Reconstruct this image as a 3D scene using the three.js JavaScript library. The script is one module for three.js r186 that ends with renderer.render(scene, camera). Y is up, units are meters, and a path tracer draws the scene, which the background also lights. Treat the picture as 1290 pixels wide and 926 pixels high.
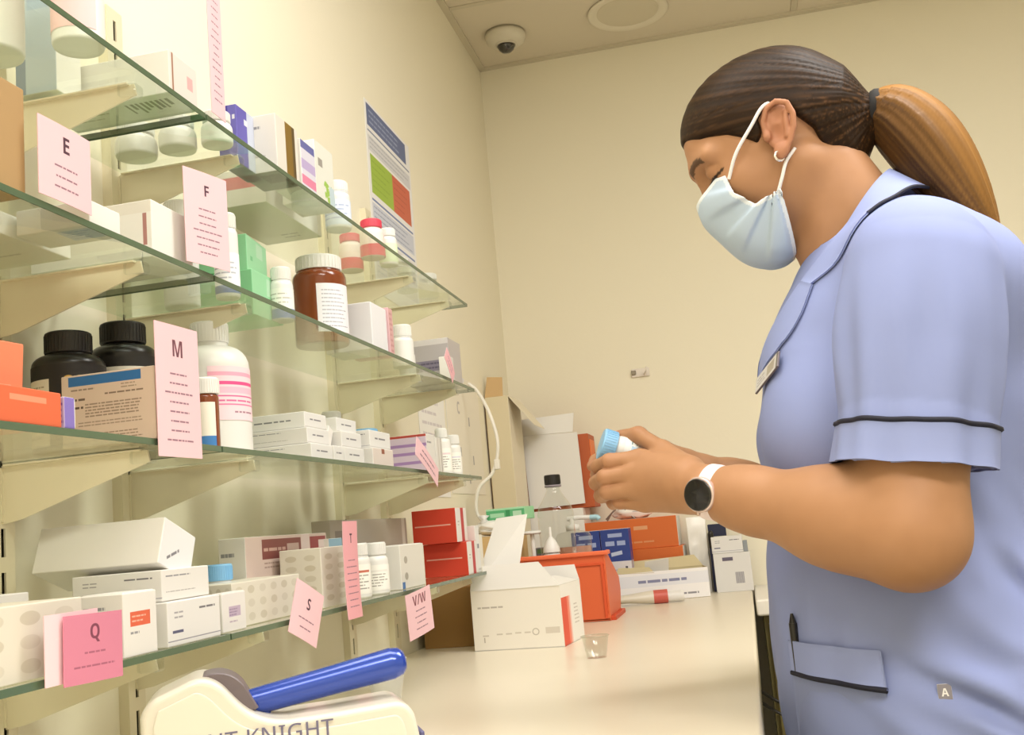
import * as THREE from 'three';
import { RoundedBoxGeometry } from 'three/addons/geometries/RoundedBoxGeometry.js';
import { mergeGeometries } from 'three/addons/utils/BufferGeometryUtils.js';
import { RectAreaLightUniformsLib } from 'three/addons/lights/RectAreaLightUniformsLib.js';
import { TextGeometry } from 'three/addons/geometries/TextGeometry.js';
import { FontLoader } from 'three/addons/loaders/FontLoader.js';

// ---------------------------------------------------------------- camera, light, exposure
const scene = new THREE.Scene();
scene.background = new THREE.Color(0x0a0a0a);
const camera = new THREE.PerspectiveCamera(38.38, 1290 / 926, 0.02, 30);
camera.position.set(0.66, 1.145, 0);
camera.quaternion.setFromRotationMatrix(new THREE.Matrix4().makeBasis(
  new THREE.Vector3(0.97265, -0.08848, -0.21476), new THREE.Vector3(0.11786, 0.98473, 0.12813), new THREE.Vector3(0.20014, -0.14993, 0.96823)));
const renderer = new THREE.WebGLRenderer({ antialias: true });
renderer.toneMapping = THREE.LinearToneMapping;
renderer.toneMappingExposure = 1.06;
renderer.shadowMap.enabled = true;
RectAreaLightUniformsLib.init();
const LIGHT = 14.5, LIGHT_COLOR = 0xfffcf8;            // radiance of the ceiling panels
// centre x, centre z, size x, size z of the ceiling light panels
const PANELS = [[0.48, -0.97, 0.96, 0.56, 0.38], [1.58, -1.27, 1.16, 0.56, 1], [1.58, 0.53, 1.16, 0.56, 1.2], [0.48, 0.53, 0.96, 0.56, 0.5]];

// ---------------------------------------------------------------- helpers
let seed = 7;
const rnd = () => { seed = (seed * 1664525 + 1013904223) >>> 0; return seed / 4294967296; };
const names = {};
const numbered = (n) => { const k = names[n] = (names[n] ?? -1) + 1; return k ? n + '_' + String(k).padStart(3, '0') : n; };
const V = (x, y, z) => new THREE.Vector3(x, y, z);
const std = (color, roughness = 0.6, o = {}) => new THREE.MeshStandardMaterial({ color, roughness, ...o });
const phys = (color, roughness = 0.4, o = {}) => new THREE.MeshPhysicalMaterial({ color, roughness, ...o });
function thing(name, label, category, [x, y, z] = [0, 0, 0], turn = 0, group) {
  const o = new THREE.Group(); o.name = numbered(name); scene.add(o);
  o.position.set(x, y, z); o.rotation.y = turn; o.userData = { label, category };
  if (group) o.userData.group = group;
  return o;
}
function part(name, geo, mat, parent) {
  const m = new THREE.Mesh(geo, mat); m.name = name; m.castShadow = m.receiveShadow = true; parent.add(m); return m;
}
function structure(name, geo, mat, parent = scene) {
  const m = part(name, geo, mat, parent); m.userData.kind = 'structure'; return m;
}
function box(w, h, d, x = 0, y = 0, z = 0) { const g = new THREE.BoxGeometry(w, h, d); g.translate(x, y, z); return g; }
function rbox(w, h, d, r, x = 0, y = 0, z = 0, s = 2) { const g = new RoundedBoxGeometry(w, h, d, s, r); g.translate(x, y, z); return g; }
function tube(pts, r, seg = 40, rs = 8) { return new THREE.TubeGeometry(new THREE.CatmullRomCurve3(pts), seg, r, rs, false); }
const lathe = (pts, seg = 36) => new THREE.LatheGeometry(pts.map(([a, b]) => new THREE.Vector2(Math.max(a, 0.00005), b)), seg);
function merge(...gs) { return mergeGeometries(gs.map((g) => { const n = g.index ? g.toNonIndexed() : g; for (const k of Object.keys(n.attributes)) if (!['position', 'normal', 'uv'].includes(k)) n.deleteAttribute(k); n.clearGroups(); return n; })); }
function canvas(w, h, draw) {
  const c = document.createElement('canvas'); c.width = w; c.height = h;
  const g = c.getContext('2d'); draw(g, w, h);
  const t = new THREE.CanvasTexture(c); t.colorSpace = THREE.SRGBColorSpace; t.magFilter = THREE.LinearFilter; t.anisotropy = 4; return t;
}
const rect = (g, col, x, y, w, h) => { g.fillStyle = col; g.fillRect(x, y, w, h); };
function lines(g, x, y, w, n, dy, th, col, jag = 0.35) {           // unreadable rows of small print
  g.fillStyle = col;
  for (let i = 0; i < n; i++) { let u = x; const end = x + w * (1 - jag * rnd()); while (u < end) { const k = Math.min(end - u, th * (1.5 + 5 * rnd())); g.fillRect(u, y + i * dy, k, th); u += k + th * 0.7; } }
}
function word(g, s, x, y, px, col, font = 'bold', align = 'center') { g.fillStyle = col; g.font = font + ' ' + px + 'px sans-serif'; g.textAlign = align; g.textBaseline = 'middle'; g.fillText(s, x, y); }
function ripple(w, h, f) {                                        // grey-scale noise for bump and roughness maps
  const d = new Uint8Array(w * h * 4);
  for (let y = 0; y < h; y++) for (let x = 0; x < w; x++) { const v = Math.max(0, Math.min(255, 255 * f(x / w, y / h))); d.set([v, v, v, 255], (y * w + x) * 4); }
  const t = new THREE.DataTexture(d, w, h); t.wrapS = t.wrapT = THREE.RepeatWrapping; t.magFilter = THREE.LinearFilter; t.minFilter = THREE.LinearMipmapLinearFilter; t.generateMipmaps = true; t.needsUpdate = true; return t;
}
// value noise in 3-D, used for cloth, hair, skin and walls
const H = (i, j, k) => { let n = (i * 374761393 + j * 668265263 + k * 1274126177) | 0; n = Math.imul(n ^ (n >>> 13), 1274126177); return ((n ^ (n >>> 16)) >>> 0) / 4294967296; };
function noise(x, y, z) {
  const i = Math.floor(x), j = Math.floor(y), k = Math.floor(z); let u = x - i, v = y - j, w = z - k; u = u * u * (3 - 2 * u); v = v * v * (3 - 2 * v); w = w * w * (3 - 2 * w);
  const L = (a, b, t) => a + (b - a) * t;
  return L(L(L(H(i, j, k), H(i + 1, j, k), u), L(H(i, j + 1, k), H(i + 1, j + 1, k), u), v), L(L(H(i, j, k + 1), H(i + 1, j, k + 1), u), L(H(i, j + 1, k + 1), H(i + 1, j + 1, k + 1), u), v), w);
}

// ---------------------------------------------------------------- materials
const wallBump = ripple(256, 256, (u, v) => 0.5 + 0.25 * (noise(u * 64, v * 64, 1) - 0.5) + 0.25 * (noise(u * 128, v * 128, 2) - 0.5));
wallBump.repeat.set(6, 6);
const M = {
  wall: std(0xeee7d1, 0.75, { bumpMap: wallBump, bumpScale: 0.0003 }),
  ceiling: std(0xdcd2bd, 0.9, { bumpMap: wallBump, bumpScale: 0.0004 }),
  gridBar: std(0xcfc6b0, 0.5),
  floor: std(0x8f8a78, 0.45),
  worktop: phys(0xe6dcc6, 0.32, { clearcoat: 0.15, clearcoatRoughness: 0.35 }),
  whiteEdge: std(0xefeae0, 0.4),
  olive: std(0x6b6238, 0.6),
  cream: std(0xe8dfc4, 0.4),
  metalCream: std(0xe2d9bd, 0.4, { metalness: 0.1 }),
  slot: std(0x4a4330, 0.7),
  glass: phys(0xf6faf4, 0.0, { transmission: 1, thickness: 0, ior: 1.5 }),
  glassEdge: phys(0x53664e, 0.2),
  clear: phys(0xf6f7f5, 0.06, { transmission: 1, thickness: 0, ior: 1.46 }),
  frosted: phys(0xf4f4f0, 0.45, { transmission: 0.6, thickness: 0 }),
  paper: std(0xe6e3dd, 0.65), paperCool: std(0xe6e6ea, 0.6),
  plastic: std(0xe8e7e3, 0.35), plasticWarm: std(0xe2dccb, 0.4),
  pink: std(0xe6bcc3, 0.7), pinkHot: std(0xe58ba4, 0.7),
  card: std(0xab8b5e, 0.85), cardDark: std(0x9a7440, 0.85),
  orange: std(0xe0683c, 0.45), orangeBox: std(0xe8752f, 0.5), rust: std(0xb6572a, 0.55), red: std(0xdd4127, 0.45),
  black: std(0x16120e, 0.3), blackCap: std(0x1d1a17, 0.45), navy: std(0x1d2240, 0.6),
  amber: phys(0x7d3c1c, 0.18, { clearcoat: 0.25 }),
  green: std(0x9fe0ae, 0.5), greenDeep: std(0x5cb878, 0.5),
  skyCap: std(0x86bfe8, 0.4), blue: std(0x2e4fb0, 0.4), tealBlue: std(0x2f6fa8, 0.5),
  blueRod: phys(0x1f43a8, 0.25, { clearcoat: 0.6, metalness: 0.25 }),
  greyPurple: std(0x6a5f62, 0.4),
  cable: std(0xe9e4d8, 0.4),
};

// ---------------------------------------------------------------- the room
const X0 = -0.02, X1 = 3.2, Z0 = -3.2, Z1 = 1.6, HC = 2.63, T = 0.12;
structure('wall_left', box(T, HC, Z1 - Z0 + 2 * T, X0 - T / 2, HC / 2, (Z0 + Z1) / 2), M.wall);
structure('wall_right', box(T, HC, Z1 - Z0 + 2 * T, X1 + T / 2, HC / 2, (Z0 + Z1) / 2), M.wall);
structure('wall_back', box(X1 - X0, HC, T, (X0 + X1) / 2, HC / 2, Z0 - T / 2), M.wall);
structure('wall_front', box(X1 - X0, HC, T, (X0 + X1) / 2, HC / 2, Z1 + T / 2), M.wall);
structure('floor', box(X1 - X0 + 2 * T, T, Z1 - Z0 + 2 * T, (X0 + X1) / 2, -T / 2, (Z0 + Z1) / 2), M.floor);
const ceiling = structure('ceiling', box(X1 - X0 + 2 * T, T, Z1 - Z0 + 2 * T, (X0 + X1) / 2, HC + 0.012 + T / 2, (Z0 + Z1) / 2), M.ceiling);
{
  const xs = [X0, 0.98, 2.18, X1], zs = [Z0, -2.77, -2.17, -1.57, -0.97 - 0.28 - 0.02, -0.67, -0.07, 0.23, 0.83, Z1];
  const used = (x, z) => PANELS.some(([px, pz, w, d]) => Math.abs(x - px) < w / 2 && Math.abs(z - pz) < d / 2);
  for (let i = 0; i < 3; i++) for (let k = 0; k < zs.length - 1; k++) {
    const w = xs[i + 1] - xs[i], d = zs[k + 1] - zs[k];
    part('ceiling_tile', rbox(w - 0.018, 0.01, d - 0.018, 0.003, (xs[i] + xs[i + 1]) / 2, HC + 0.006, (zs[k] + zs[k + 1]) / 2, 1), M.ceiling, ceiling);
  }
  for (const x of xs.slice(1, 3)) part('grid_bar', box(0.018, 0.008, Z1 - Z0, x, HC + 0.004, (Z0 + Z1) / 2), M.gridBar, ceiling);
  for (const z of zs.slice(1, -1)) part('grid_bar', box(X1 - X0, 0.008, 0.018, (X0 + X1) / 2, HC + 0.0035, z), M.gridBar, ceiling);
  part('edge_trim', box(0.02, 0.01, Z1 - Z0, X0 + 0.01, HC - 0.001, (Z0 + Z1) / 2), M.gridBar, ceiling);
  part('edge_trim', box(X1 - X0, 0.01, 0.02, (X0 + X1) / 2, HC - 0.001, Z0 + 0.01), M.gridBar, ceiling);
}
PANELS.forEach(([x, z, w, d, k], i) => {
  const t = thing('ceiling_light', ['recessed ceiling light panel above the glass shelves', 'recessed ceiling light panel above the nurse', 'recessed ceiling light panel behind the camera on the open floor side', 'recessed ceiling light panel behind the camera on the shelf side'][i], 'light', [x, HC, z]);
  part('frame', merge(box(w, 0.012, 0.02, 0, -0.006, -d / 2), box(w, 0.012, 0.02, 0, -0.006, d / 2), box(0.02, 0.012, d, -w / 2, -0.006, 0), box(0.02, 0.012, d, w / 2, -0.006, 0)), M.whiteEdge, t);
  part('diffuser', box(w - 0.02, 0.004, d - 0.02, 0, -0.004, 0), std(0xffffff, 0.6, { emissive: LIGHT_COLOR, emissiveIntensity: 1.2 }), t);
  const l = new THREE.RectAreaLight(LIGHT_COLOR, LIGHT * k, w - 0.04, d - 0.04); l.position.set(0, -0.012, 0); l.rotation.x = -Math.PI / 2; l.name = 'panel_light'; t.add(l);
});
// worktops on plain carcasses
structure('counter_left', merge(rbox(0.65 - X0, 0.04, Z1 - 0.2 - Z0, 0.006, (0.65 + X0) / 2, 0.9, (Z0 + Z1 - 0.2) / 2, 2)), M.worktop);
structure('counter_left_base', box(0.6, 0.78, 4.4, 0.28, 0.49, -0.98), M.cream);
structure('counter_left_plinth', box(0.54, 0.1, 4.4, 0.25, 0.05, -0.98), M.navy);
structure('counter_back', rbox(2.5, 0.04, 0.5, 0.006, 1.905, 0.9, Z0 + 0.25, 2), M.whiteEdge);
{
  const t = thing('base_cupboard', 'dark olive base cupboard under the white-edged worktop along the back wall', 'cupboard', [1.32, 0, Z0 + 0.24]);
  part('carcass', box(1.3, 0.78, 0.44, 0, 0.49, 0), M.olive, t);
  part('plinth', box(1.3, 0.1, 0.4, 0, 0.05, 0), M.navy, t);
  for (const s of [-1, 1]) { const d = part('door', rbox(0.63, 0.74, 0.018, 0.003, s * 0.325, 0.49, 0.23), M.olive, t); part('handle', tube([V(s * 0.06, 0.66, 0.24), V(s * 0.06, 0.66, 0.265), V(s * 0.06, 0.78, 0.265), V(s * 0.06, 0.78, 0.24)], 0.005, 20), M.greyPurple, d); }
}
for (const [n, y, lab] of [['cable', 0.695, 'upper black cable drooping below the worktop end'], ['cable', 0.668, 'lower black cable drooping below the worktop end']]) {
  const c = part(numbered(n), tube([V(0.63, y + 0.03, -2.63), V(0.68, y, -2.6), V(0.75, y - 0.03, -2.61), V(0.9, y - 0.05, -2.64), V(1.0, y + 0.1, -2.66)], 0.004), M.black, scene);
  c.userData = { label: lab, category: 'cable', group: 'black cables below the worktop' };
}

// ---------------------------------------------------------------- slotted uprights, brackets and glass shelves
const SH = [0, 1.5995, 1.426, 1.251, 1.0685];        // top faces of the shelves, topmost first
const FRONT = 0.16, BACK = -0.005, NEAR = 0.2, JOIN = -0.965, FAR = -2.03;
const UP = [-0.86, -1.07, -1.72, -1.95], upWord = ['nearest the camera', 'just past the join of the glass panels', 'second from the far end of the shelves', 'at the far end of the shelves'];
{
  const s = new THREE.Shape(); s.moveTo(-0.016, 0); s.lineTo(0.016, 0); s.lineTo(0.016, 0.86); s.lineTo(-0.016, 0.86); s.lineTo(-0.016, 0);
  for (let y = 0.02; y < 0.83; y += 0.04) { const h = new THREE.Path(); h.moveTo(-0.003, y); h.lineTo(0.003, y); h.lineTo(0.003, y + 0.026); h.lineTo(-0.003, y + 0.026); h.lineTo(-0.003, y); s.holes.push(h); }
  const g = new THREE.ExtrudeGeometry(s, { depth: 0.002, bevelEnabled: false }); g.rotateY(Math.PI / 2); g.translate(0.010, 0, 0);
  const back = box(0.003, 0.86, 0.03, 0.004, 0.43, 0), sides = merge(box(0.01, 0.86, 0.0015, 0.005, 0.43, 0.0155), box(0.01, 0.86, 0.0015, 0.005, 0.43, -0.0155));
  UP.forEach((z, i) => {
    const t = thing('slotted_upright', 'cream slotted wall upright carrying shelf brackets, ' + upWord[i], 'upright', [X0, 0.94, z], 0, 'slotted wall uprights');
    part('slotted_face', g, M.metalCream, t); part('channel_back', back, M.slot, t); part('channel_sides', sides, M.metalCream, t);
  });
}
{
  const s = new THREE.Shape(); s.moveTo(0, -0.001); s.lineTo(0.15, -0.001); s.lineTo(0.152, -0.012); s.lineTo(0.02, -0.052); s.lineTo(0, -0.055); s.lineTo(0, -0.001);
  const arm = new THREE.ExtrudeGeometry(s, { depth: 0.002, bevelEnabled: false }); arm.translate(0, 0, -0.001);
  const pad = rbox(0.02, 0.012, 0.016, 0.003, 0.145, -0.0075, 0), hook = box(0.012, 0.05, 0.006, -0.004, -0.028, 0);
  const flange = box(0.14, 0.0015, 0.012, 0.075, -0.0012, 0);
  for (let k = 1; k <= 4; k++) UP.forEach((z, i) => {
    const t = thing('shelf_bracket', 'cream tapered bracket under the ' + ['', 'top', 'second', 'third', 'lowest'][k] + ' glass shelf, ' + upWord[i], 'bracket', [X0 + 0.012, SH[k] - 0.0062, z], 0, 'tapered shelf brackets');
    part('arm', arm, M.metalCream, t); part('rest', flange, M.metalCream, t); part('clear_pad', pad, M.clear, t); part('hook', hook, M.metalCream, t);
  });
}
for (let k = 1; k <= 4; k++) [[NEAR, JOIN + 0.0015, 'near'], [JOIN - 0.0015, FAR, 'far']].forEach(([za, zb, w]) => {
  const t = thing('glass_shelf', w + ' glass panel of the ' + ['', 'top', 'second', 'third', 'lowest'][k] + ' wall shelf, green tinted edge', 'glass shelf', [0, SH[k] - 0.003, (za + zb) / 2], 0, 'glass shelf panels');
  const L = za - zb;
  part('pane', box(FRONT - BACK - 0.0016, 0.0056, L - 0.0016, (FRONT + BACK) / 2, 0, 0), M.glass, t);
  const e = part('polished_edge', merge(rbox(0.0012, 0.006, L, 0.0005, FRONT - 0.0004, 0, 0, 1), box(FRONT - BACK, 0.006, 0.0012, (FRONT + BACK) / 2, 0, L / 2 - 0.0004), box(FRONT - BACK, 0.006, 0.0012, (FRONT + BACK) / 2, 0, -L / 2 + 0.0004)), M.glassEdge, t);
  e.userData.label = 'green polished edge';
});

// ---------------------------------------------------------------- makers of cartons, bottles and cards
// carton: [x, y, z] is the middle of its base; faces: textures by side (px nx py ny pz nz)
function carton(label, [x, y, z], [w, h, d], o = {}) {
  const t = thing(o.name ?? 'medicine_carton', label, o.category ?? 'box', [x, y, z], o.turn ?? 0, o.group);
  if (o.tilt) t.rotation.z = o.tilt;
  if (o.pitch) t.rotation.x = o.pitch;
  const base = o.mat ?? M.paper, mats = ['px', 'nx', 'py', 'ny', 'pz', 'nz'].map((f) => {
    const v = o.faces?.[f]; return v ? (v.isMaterial ? v : std(0xe6e6e6, 0.55, { map: v })) : base; });
  const g = new RoundedBoxGeometry(w, h, d, 2, Math.min(0.0012, h / 8)); g.translate(0, h / 2, 0);
  part('carton_body', g, mats, t);
  const f = o.flap ?? 'nz', e = 0.0005, fm = o.flapMat ?? base;      // the tucked end flap stands a hair proud
  if (f === 'pz' || f === 'nz') part('end_flap', rbox(w * 0.94, h * 0.9, 0.001, e * 0.8, 0, h / 2, (f === 'pz' ? 1 : -1) * (d / 2 + 0.0002), 1), fm, t);
  else if (f === 'py') part('end_flap', rbox(w * 0.92, 0.001, d * 0.92, e * 0.8, 0, h + 0.0002, 0, 1), fm, t);
  else part('end_flap', rbox(0.001, h * 0.9, d * 0.92, e * 0.8, w / 2 + 0.0002, h / 2, 0, 1), fm, t);
  return t;
}
const toEye = (x, z) => Math.atan2(0.66 - x, -z);
const capG = {};
function ribbedCap(r, h) {
  const key = r.toFixed(4) + h.toFixed(4); if (capG[key]) return capG[key];
  const gs = [lathe([[0, h], [r * 0.9, h], [r * 0.98, h - 0.001], [r, h - 0.002], [r, 0.0005], [r * 0.96, 0], [r * 0.5, 0], [0, 0]], 40)];
  for (let i = 0; i < 36; i++) { const a = i / 36 * Math.PI * 2; const b = box(0.0007, h * 0.78, 0.0009, 0, h * 0.46, r); b.rotateY(a); gs.push(b); }
  return capG[key] = merge(...gs);
}
// bottle: body of radius r and height h (without cap) with a rounded shoulder and neck, a ribbed cap, a wrap-round label
function bottle(label, [x, y, z], o) {
  const { r, h, cap = M.plastic, body = M.plastic, capR = r * 0.86, capH = 0.015, neck = capR * 0.86, sh = r * 0.55 } = o;
  const t = thing(o.name ?? 'pill_bottle', label, 'bottle', [x, y, z], 0, o.group);
  const pts = [[0, 0.001], [r * 0.8, 0.001], [r * 0.95, 0.0], [r, 0.003], [r, h - sh]];
  for (let i = 1; i <= 6; i++) { const a = i / 6 * Math.PI / 2; pts.push([neck + (r - neck) * Math.cos(a), h - sh + sh * 0.85 * Math.sin(a)]); }
  pts.push([neck, h + capH * 0.5], [0, h + capH * 0.5]);
  part('bottle_body', lathe(pts), body, t);
  const c = part('cap', ribbedCap(capR, capH), cap, t); c.position.y = h;
  if (o.ring) { const q = part('cap_ring', lathe([[neck, 0], [capR * 1.03, 0], [capR * 1.03, 0.002], [neck, 0.002]]), cap, t); q.position.y = h - 0.003; }
  for (const l of [].concat(o.label ?? [])) {
    const a0 = toEye(x, z) + (l.off ?? 0), arc = l.arc ?? 4.4;
    const g = new THREE.CylinderGeometry(r + 0.0004, r + 0.0004, l.y1 - l.y0, 32, 1, true, a0 - arc / 2, arc); g.translate(0, (l.y0 + l.y1) / 2, 0);
    part(l.name ?? 'label', g, l.mat ?? std(0xffffff, 0.6, { map: l.map, side: THREE.DoubleSide }), t);
  }
  return t;
}
// a paper shelf label: a bent card, its print on both of its faces; corners in metres
function labelCard(label, [x, y, z], w, h, turn, map, o = {}) {
  const t = thing('shelf_label', label, 'label', [x, y, z], turn, 'pink shelf labels');
  const g = new THREE.BoxGeometry(w, h, 0.0007, 10, 6, 1), p = g.attributes.position, bend = o.bend ?? 0.03;
  for (let i = 0; i < p.count; i++) { const u = p.getX(i) / w, v = p.getY(i) / h; p.setZ(i, p.getZ(i) - bend * w * (u * u - 0.25) * 2 + (o.curl ?? 0) * w * v * v); }
  g.computeVertexNormals();
  const m = std(0xffffff, 0.75, { map }), e = o.hot ? M.pinkHot : M.pink;
  part('card', g, [e, e, e, e, m, e], t);
  if (o.tilt) t.children[0].rotation.z = o.tilt;
  if (o.lean) t.children[0].rotation.x = o.lean;
  return t;
}
function labelMap(letter, n, o = {}) {
  const w = o.w ?? 256, h = o.h ?? 384;
  return canvas(w, h, (g) => {
    rect(g, o.bg ?? '#e9c0c7', 0, 0, w, h);
    word(g, letter, w * (o.lx ?? 0.5), h * (o.ly ?? 0.16), o.px ?? w * 0.38, o.ink ?? '#4a2a3a');
    const y0 = h * (o.y0 ?? 0.34), dy = (h * 0.94 - y0) / n;
    for (let i = 0; i < n; i++) { const k = w * (0.35 + 0.35 * rnd()); lines(g, w / 2 - k / 2, y0 + i * dy, k, 1, 0, Math.max(4, w * 0.022), o.ink2 ?? '#8d6a78', 0); }
  });
}
// prints shared by cartons
const PR = {
  plain: canvas(256, 128, (g, w, h) => { rect(g, '#f4f1ec', 0, 0, w, h); lines(g, 20, 24, 130, 1, 0, 6, '#9a9aa0', 0); lines(g, 20, 90, 180, 1, 0, 4, '#b8b4b0'); }),
  plain2: canvas(256, 128, (g, w, h) => { rect(g, '#f5f3f0', 0, 0, w, h); lines(g, 30, 30, 60, 2, 14, 5, '#b0aeb2'); lines(g, 150, 26, 80, 1, 0, 6, '#77757c', 0); lines(g, 20, 84, 50, 1, 0, 8, '#5a5c7e', 0); rect(g, '#9a98a4', 0, 112, w, 3); }),
  greenMark: canvas(256, 96, (g, w, h) => { rect(g, '#f7f6f2', 0, 0, w, h); rect(g, '#5aa05e', 14, 34, 22, 26); lines(g, 50, 44, 150, 1, 0, 9, '#8b8d90', 0); }),
  end: canvas(128, 96, (g, w, h) => { rect(g, '#f7f6f3', 0, 0, w, h); lines(g, 30, 38, 70, 1, 0, 9, '#8c8a92', 0); rect(g, '#d8d4cc', 0, 88, w, 4); }),
  spots: canvas(384, 192, (g, w, h) => { rect(g, '#efe9da', 0, 0, w, h); for (let j = 0; j < 3; j++) for (let i = 0; i < 6; i++) { g.fillStyle = ['#e0d9c7', '#dad2bf', '#e3dccc'][(i + j) % 3]; g.beginPath(); g.arc(34 + i * 63, 36 + j * 60, 18, 0, 7); g.fill(); } }),
  spotsTall: canvas(96, 256, (g, w, h) => { rect(g, '#efe8da', 0, 0, w, h); for (let j = 0; j < 5; j++) for (let i = 0; i < 2; i++) { g.fillStyle = ['#dad0bc', '#dfd6c4'][(i + j) % 2]; g.beginPath(); g.arc(26 + i * 44, 40 + j * 44, 13, 0, 7); g.fill(); } }),
};

// ---------------------------------------------------------------- lowest shelf (k = 4)
const Y4 = SH[4], Y3 = SH[3], Y2 = SH[2], Y1 = SH[1];
function blisterPack(label, pos, [w, h, d], o) {
  const t = carton(label, pos, [w, h, d], { name: 'blister_box', faces: { px: o.map, pz: o.map2 ?? o.map }, mat: M.plasticWarm, ...o });
  return t;
}
blisterPack('long translucent tablet carton left of the hot pink label', [0.115, Y4, -0.625], [0.07, 0.054, 0.24], { map: PR.spots });
carton('long white carton lying behind the translucent tablet carton on the lowest shelf', [0.04, Y4, -0.66], [0.06, 0.06, 0.26], { faces: { px: PR.plain } });
carton('white carton lying tilted atop the lowest shelf row, bright end out', [0.072, Y4 + 0.064, -0.905], [0.13, 0.044, 0.058], { pitch: -0.36, faces: { px: canvas(160, 96, (g, w, h) => { rect(g, '#fbfbfd', 0, 0, w, h); g.save(); g.translate(60, 60); g.rotate(-0.5); lines(g, -30, 0, 60, 1, 0, 6, '#8a8890', 0); g.restore(); }) } });
carton('small white carton standing beside the hot pink label, orange-red panel on its front', [0.137, Y4, -0.8145], [0.04, 0.052, 0.05], { faces: { px: canvas(192, 192, (g, w, h) => { rect(g, '#f3f0ea', 0, 0, w, h); rect(g, '#e96b4a', 36, 58, 116, 44); lines(g, 46, 70, 90, 2, 14, 5, '#f3b9a4'); lines(g, 36, 118, 50, 1, 0, 7, '#9b9aa0', 0); }), pz: PR.plain }, flap: 'py' });
carton('white fine-print carton, lower of two stacked right of the orange-panelled carton', [0.115, Y4, -0.9075], [0.08, 0.039, 0.095], { faces: { px: PR.plain2, pz: PR.plain } });
carton('white fine-print carton, upper of two stacked right of the orange-panelled carton', [0.1, Y4 + 0.0395, -0.912], [0.09, 0.028, 0.085], { faces: { px: PR.plain, pz: PR.plain2 } });
bottle('small sky-blue-capped bottle behind the white cartons on the lowest shelf', [0.085, Y4, -1.09], { r: 0.0135, h: 0.048, cap: M.skyCap, capH: 0.018, capR: 0.0138, label: { y0: 0.012, y1: 0.034, mat: std(0xdfeaf5, 0.6) } });
blisterPack('translucent white carton of round tablets in front of the maroon carton, lowest shelf', [0.105, Y4, -1.105], [0.06, 0.046, 0.17], { map: PR.spots });
carton('small white card box with lilac print on the lowest shelf edge', [0.142, Y4, -0.998], [0.012, 0.038, 0.05], { faces: { px: canvas(128, 96, (g, w, h) => { rect(g, '#f6f2ef', 0, 0, w, h); rect(g, '#cdb9d2', 34, 34, 64, 26); lines(g, 36, 40, 58, 3, 7, 3, '#a58fae'); lines(g, 36, 70, 60, 1, 0, 4, '#c8b8c8'); }) }, flap: 'py' });
carton('pale pink carton with maroon band and barcode standing behind the tablet carton', [0.06, Y4, -1.295], [0.035, 0.094, 0.25], { faces: { px: canvas(512, 192, (g, w, h) => {
  rect(g, '#e6cfc6', 0, 0, w, h); rect(g, '#8d4e4a', 90, 8, 240, 50); rect(g, '#d3b6ac', 240, 22, 76, 22); lines(g, 100, 30, 130, 1, 0, 8, '#d9b2a6', 0); rect(g, '#a4494e', 392, 8, 112, 46); rect(g, '#f6e3df', 452, 18, 46, 22); rect(g, '#f0dcd8', 334, 0, 54, h); lines(g, 100, 66, 200, 2, 10, 4, '#b79b92');
  for (let i = 0; i < 22; i++) if (rnd() < 0.7) rect(g, '#6e675e', 192 + i * 4, 90, 3, 62); }), pz: PR.plain } });
blisterPack('tall translucent tablet carton between the pink labels S and T', [0.115, Y4, -1.285], [0.055, 0.074, 0.09], { map: PR.spotsTall });
carton('flat pale blue-topped carton just behind the label T', [0.07, Y4, -1.435], [0.03, 0.085, 0.05], { faces: { px: canvas(96, 96, (g, w, h) => { rect(g, '#eceff0', 0, 0, w, h); rect(g, '#9cc6e0', 0, 0, w, 30); }) } });
const pillMap = (a) => canvas(192, 128, (g, w, h) => { rect(g, '#f6f4ee', 0, 0, w, h); rect(g, a, 60, 26, 80, 10); lines(g, 60, 46, 80, 5, 14, 5, '#a6a19a'); });
bottle('white pill bottle with a red label line, right of label T', [0.128, Y4, -1.405], { r: 0.0165, h: 0.058, capH: 0.017, ring: true, label: { y0: 0.006, y1: 0.046, map: pillMap('#c9705a') } });
bottle('white pill bottle left of the carton with two grey dots', [0.128, Y4, -1.475], { r: 0.0185, h: 0.056, capH: 0.018, label: { y0: 0.006, y1: 0.042, map: pillMap('#e9e6e0') } });
carton('white carton with two grey dots beside the lowest shelf pill bottles', [0.115, Y4, -1.605], [0.055, 0.066, 0.12], { faces: { px: canvas(160, 128, (g, w, h) => { rect(g, '#f4f0e6', 0, 0, w, h); for (const y of [44, 92]) { g.fillStyle = '#b9b3a6'; g.beginPath(); g.arc(34, y, 11, 0, 7); g.fill(); } rect(g, '#4a7fc0', 4, 108, 18, 20); }) }, flap: 'py' });
carton('grey-brown carton at the back behind the lowest shelf pill bottles', [0.045, Y4, -1.66], [0.03, 0.112, 0.36], { mat: std(0xb5aaa0, 0.4), faces: { px: canvas(256, 96, (g, w, h) => { rect(g, '#b7ada2', 0, 0, w, h); rect(g, '#8e8480', 12, 14, 50, 40); rect(g, '#a8444a', 44, 18, 12, 30); rect(g, '#ddd8d0', 236, 0, 12, h); lines(g, 90, 40, 120, 2, 18, 4, '#c9c0b6'); }) } });
const redMap = canvas(256, 128, (g, w, h) => { rect(g, '#dc4026', 0, 0, w, h); rect(g, '#f4b3a4', 14, 58, 210, 5); });
const redEnd = canvas(128, 128, (g, w, h) => { rect(g, '#f4f0ec', 0, 0, w, h); rect(g, '#c8353a', 58, 0, 34, h); lines(g, 20, 50, 20, 2, 12, 4, '#b9b4b0'); });
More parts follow.
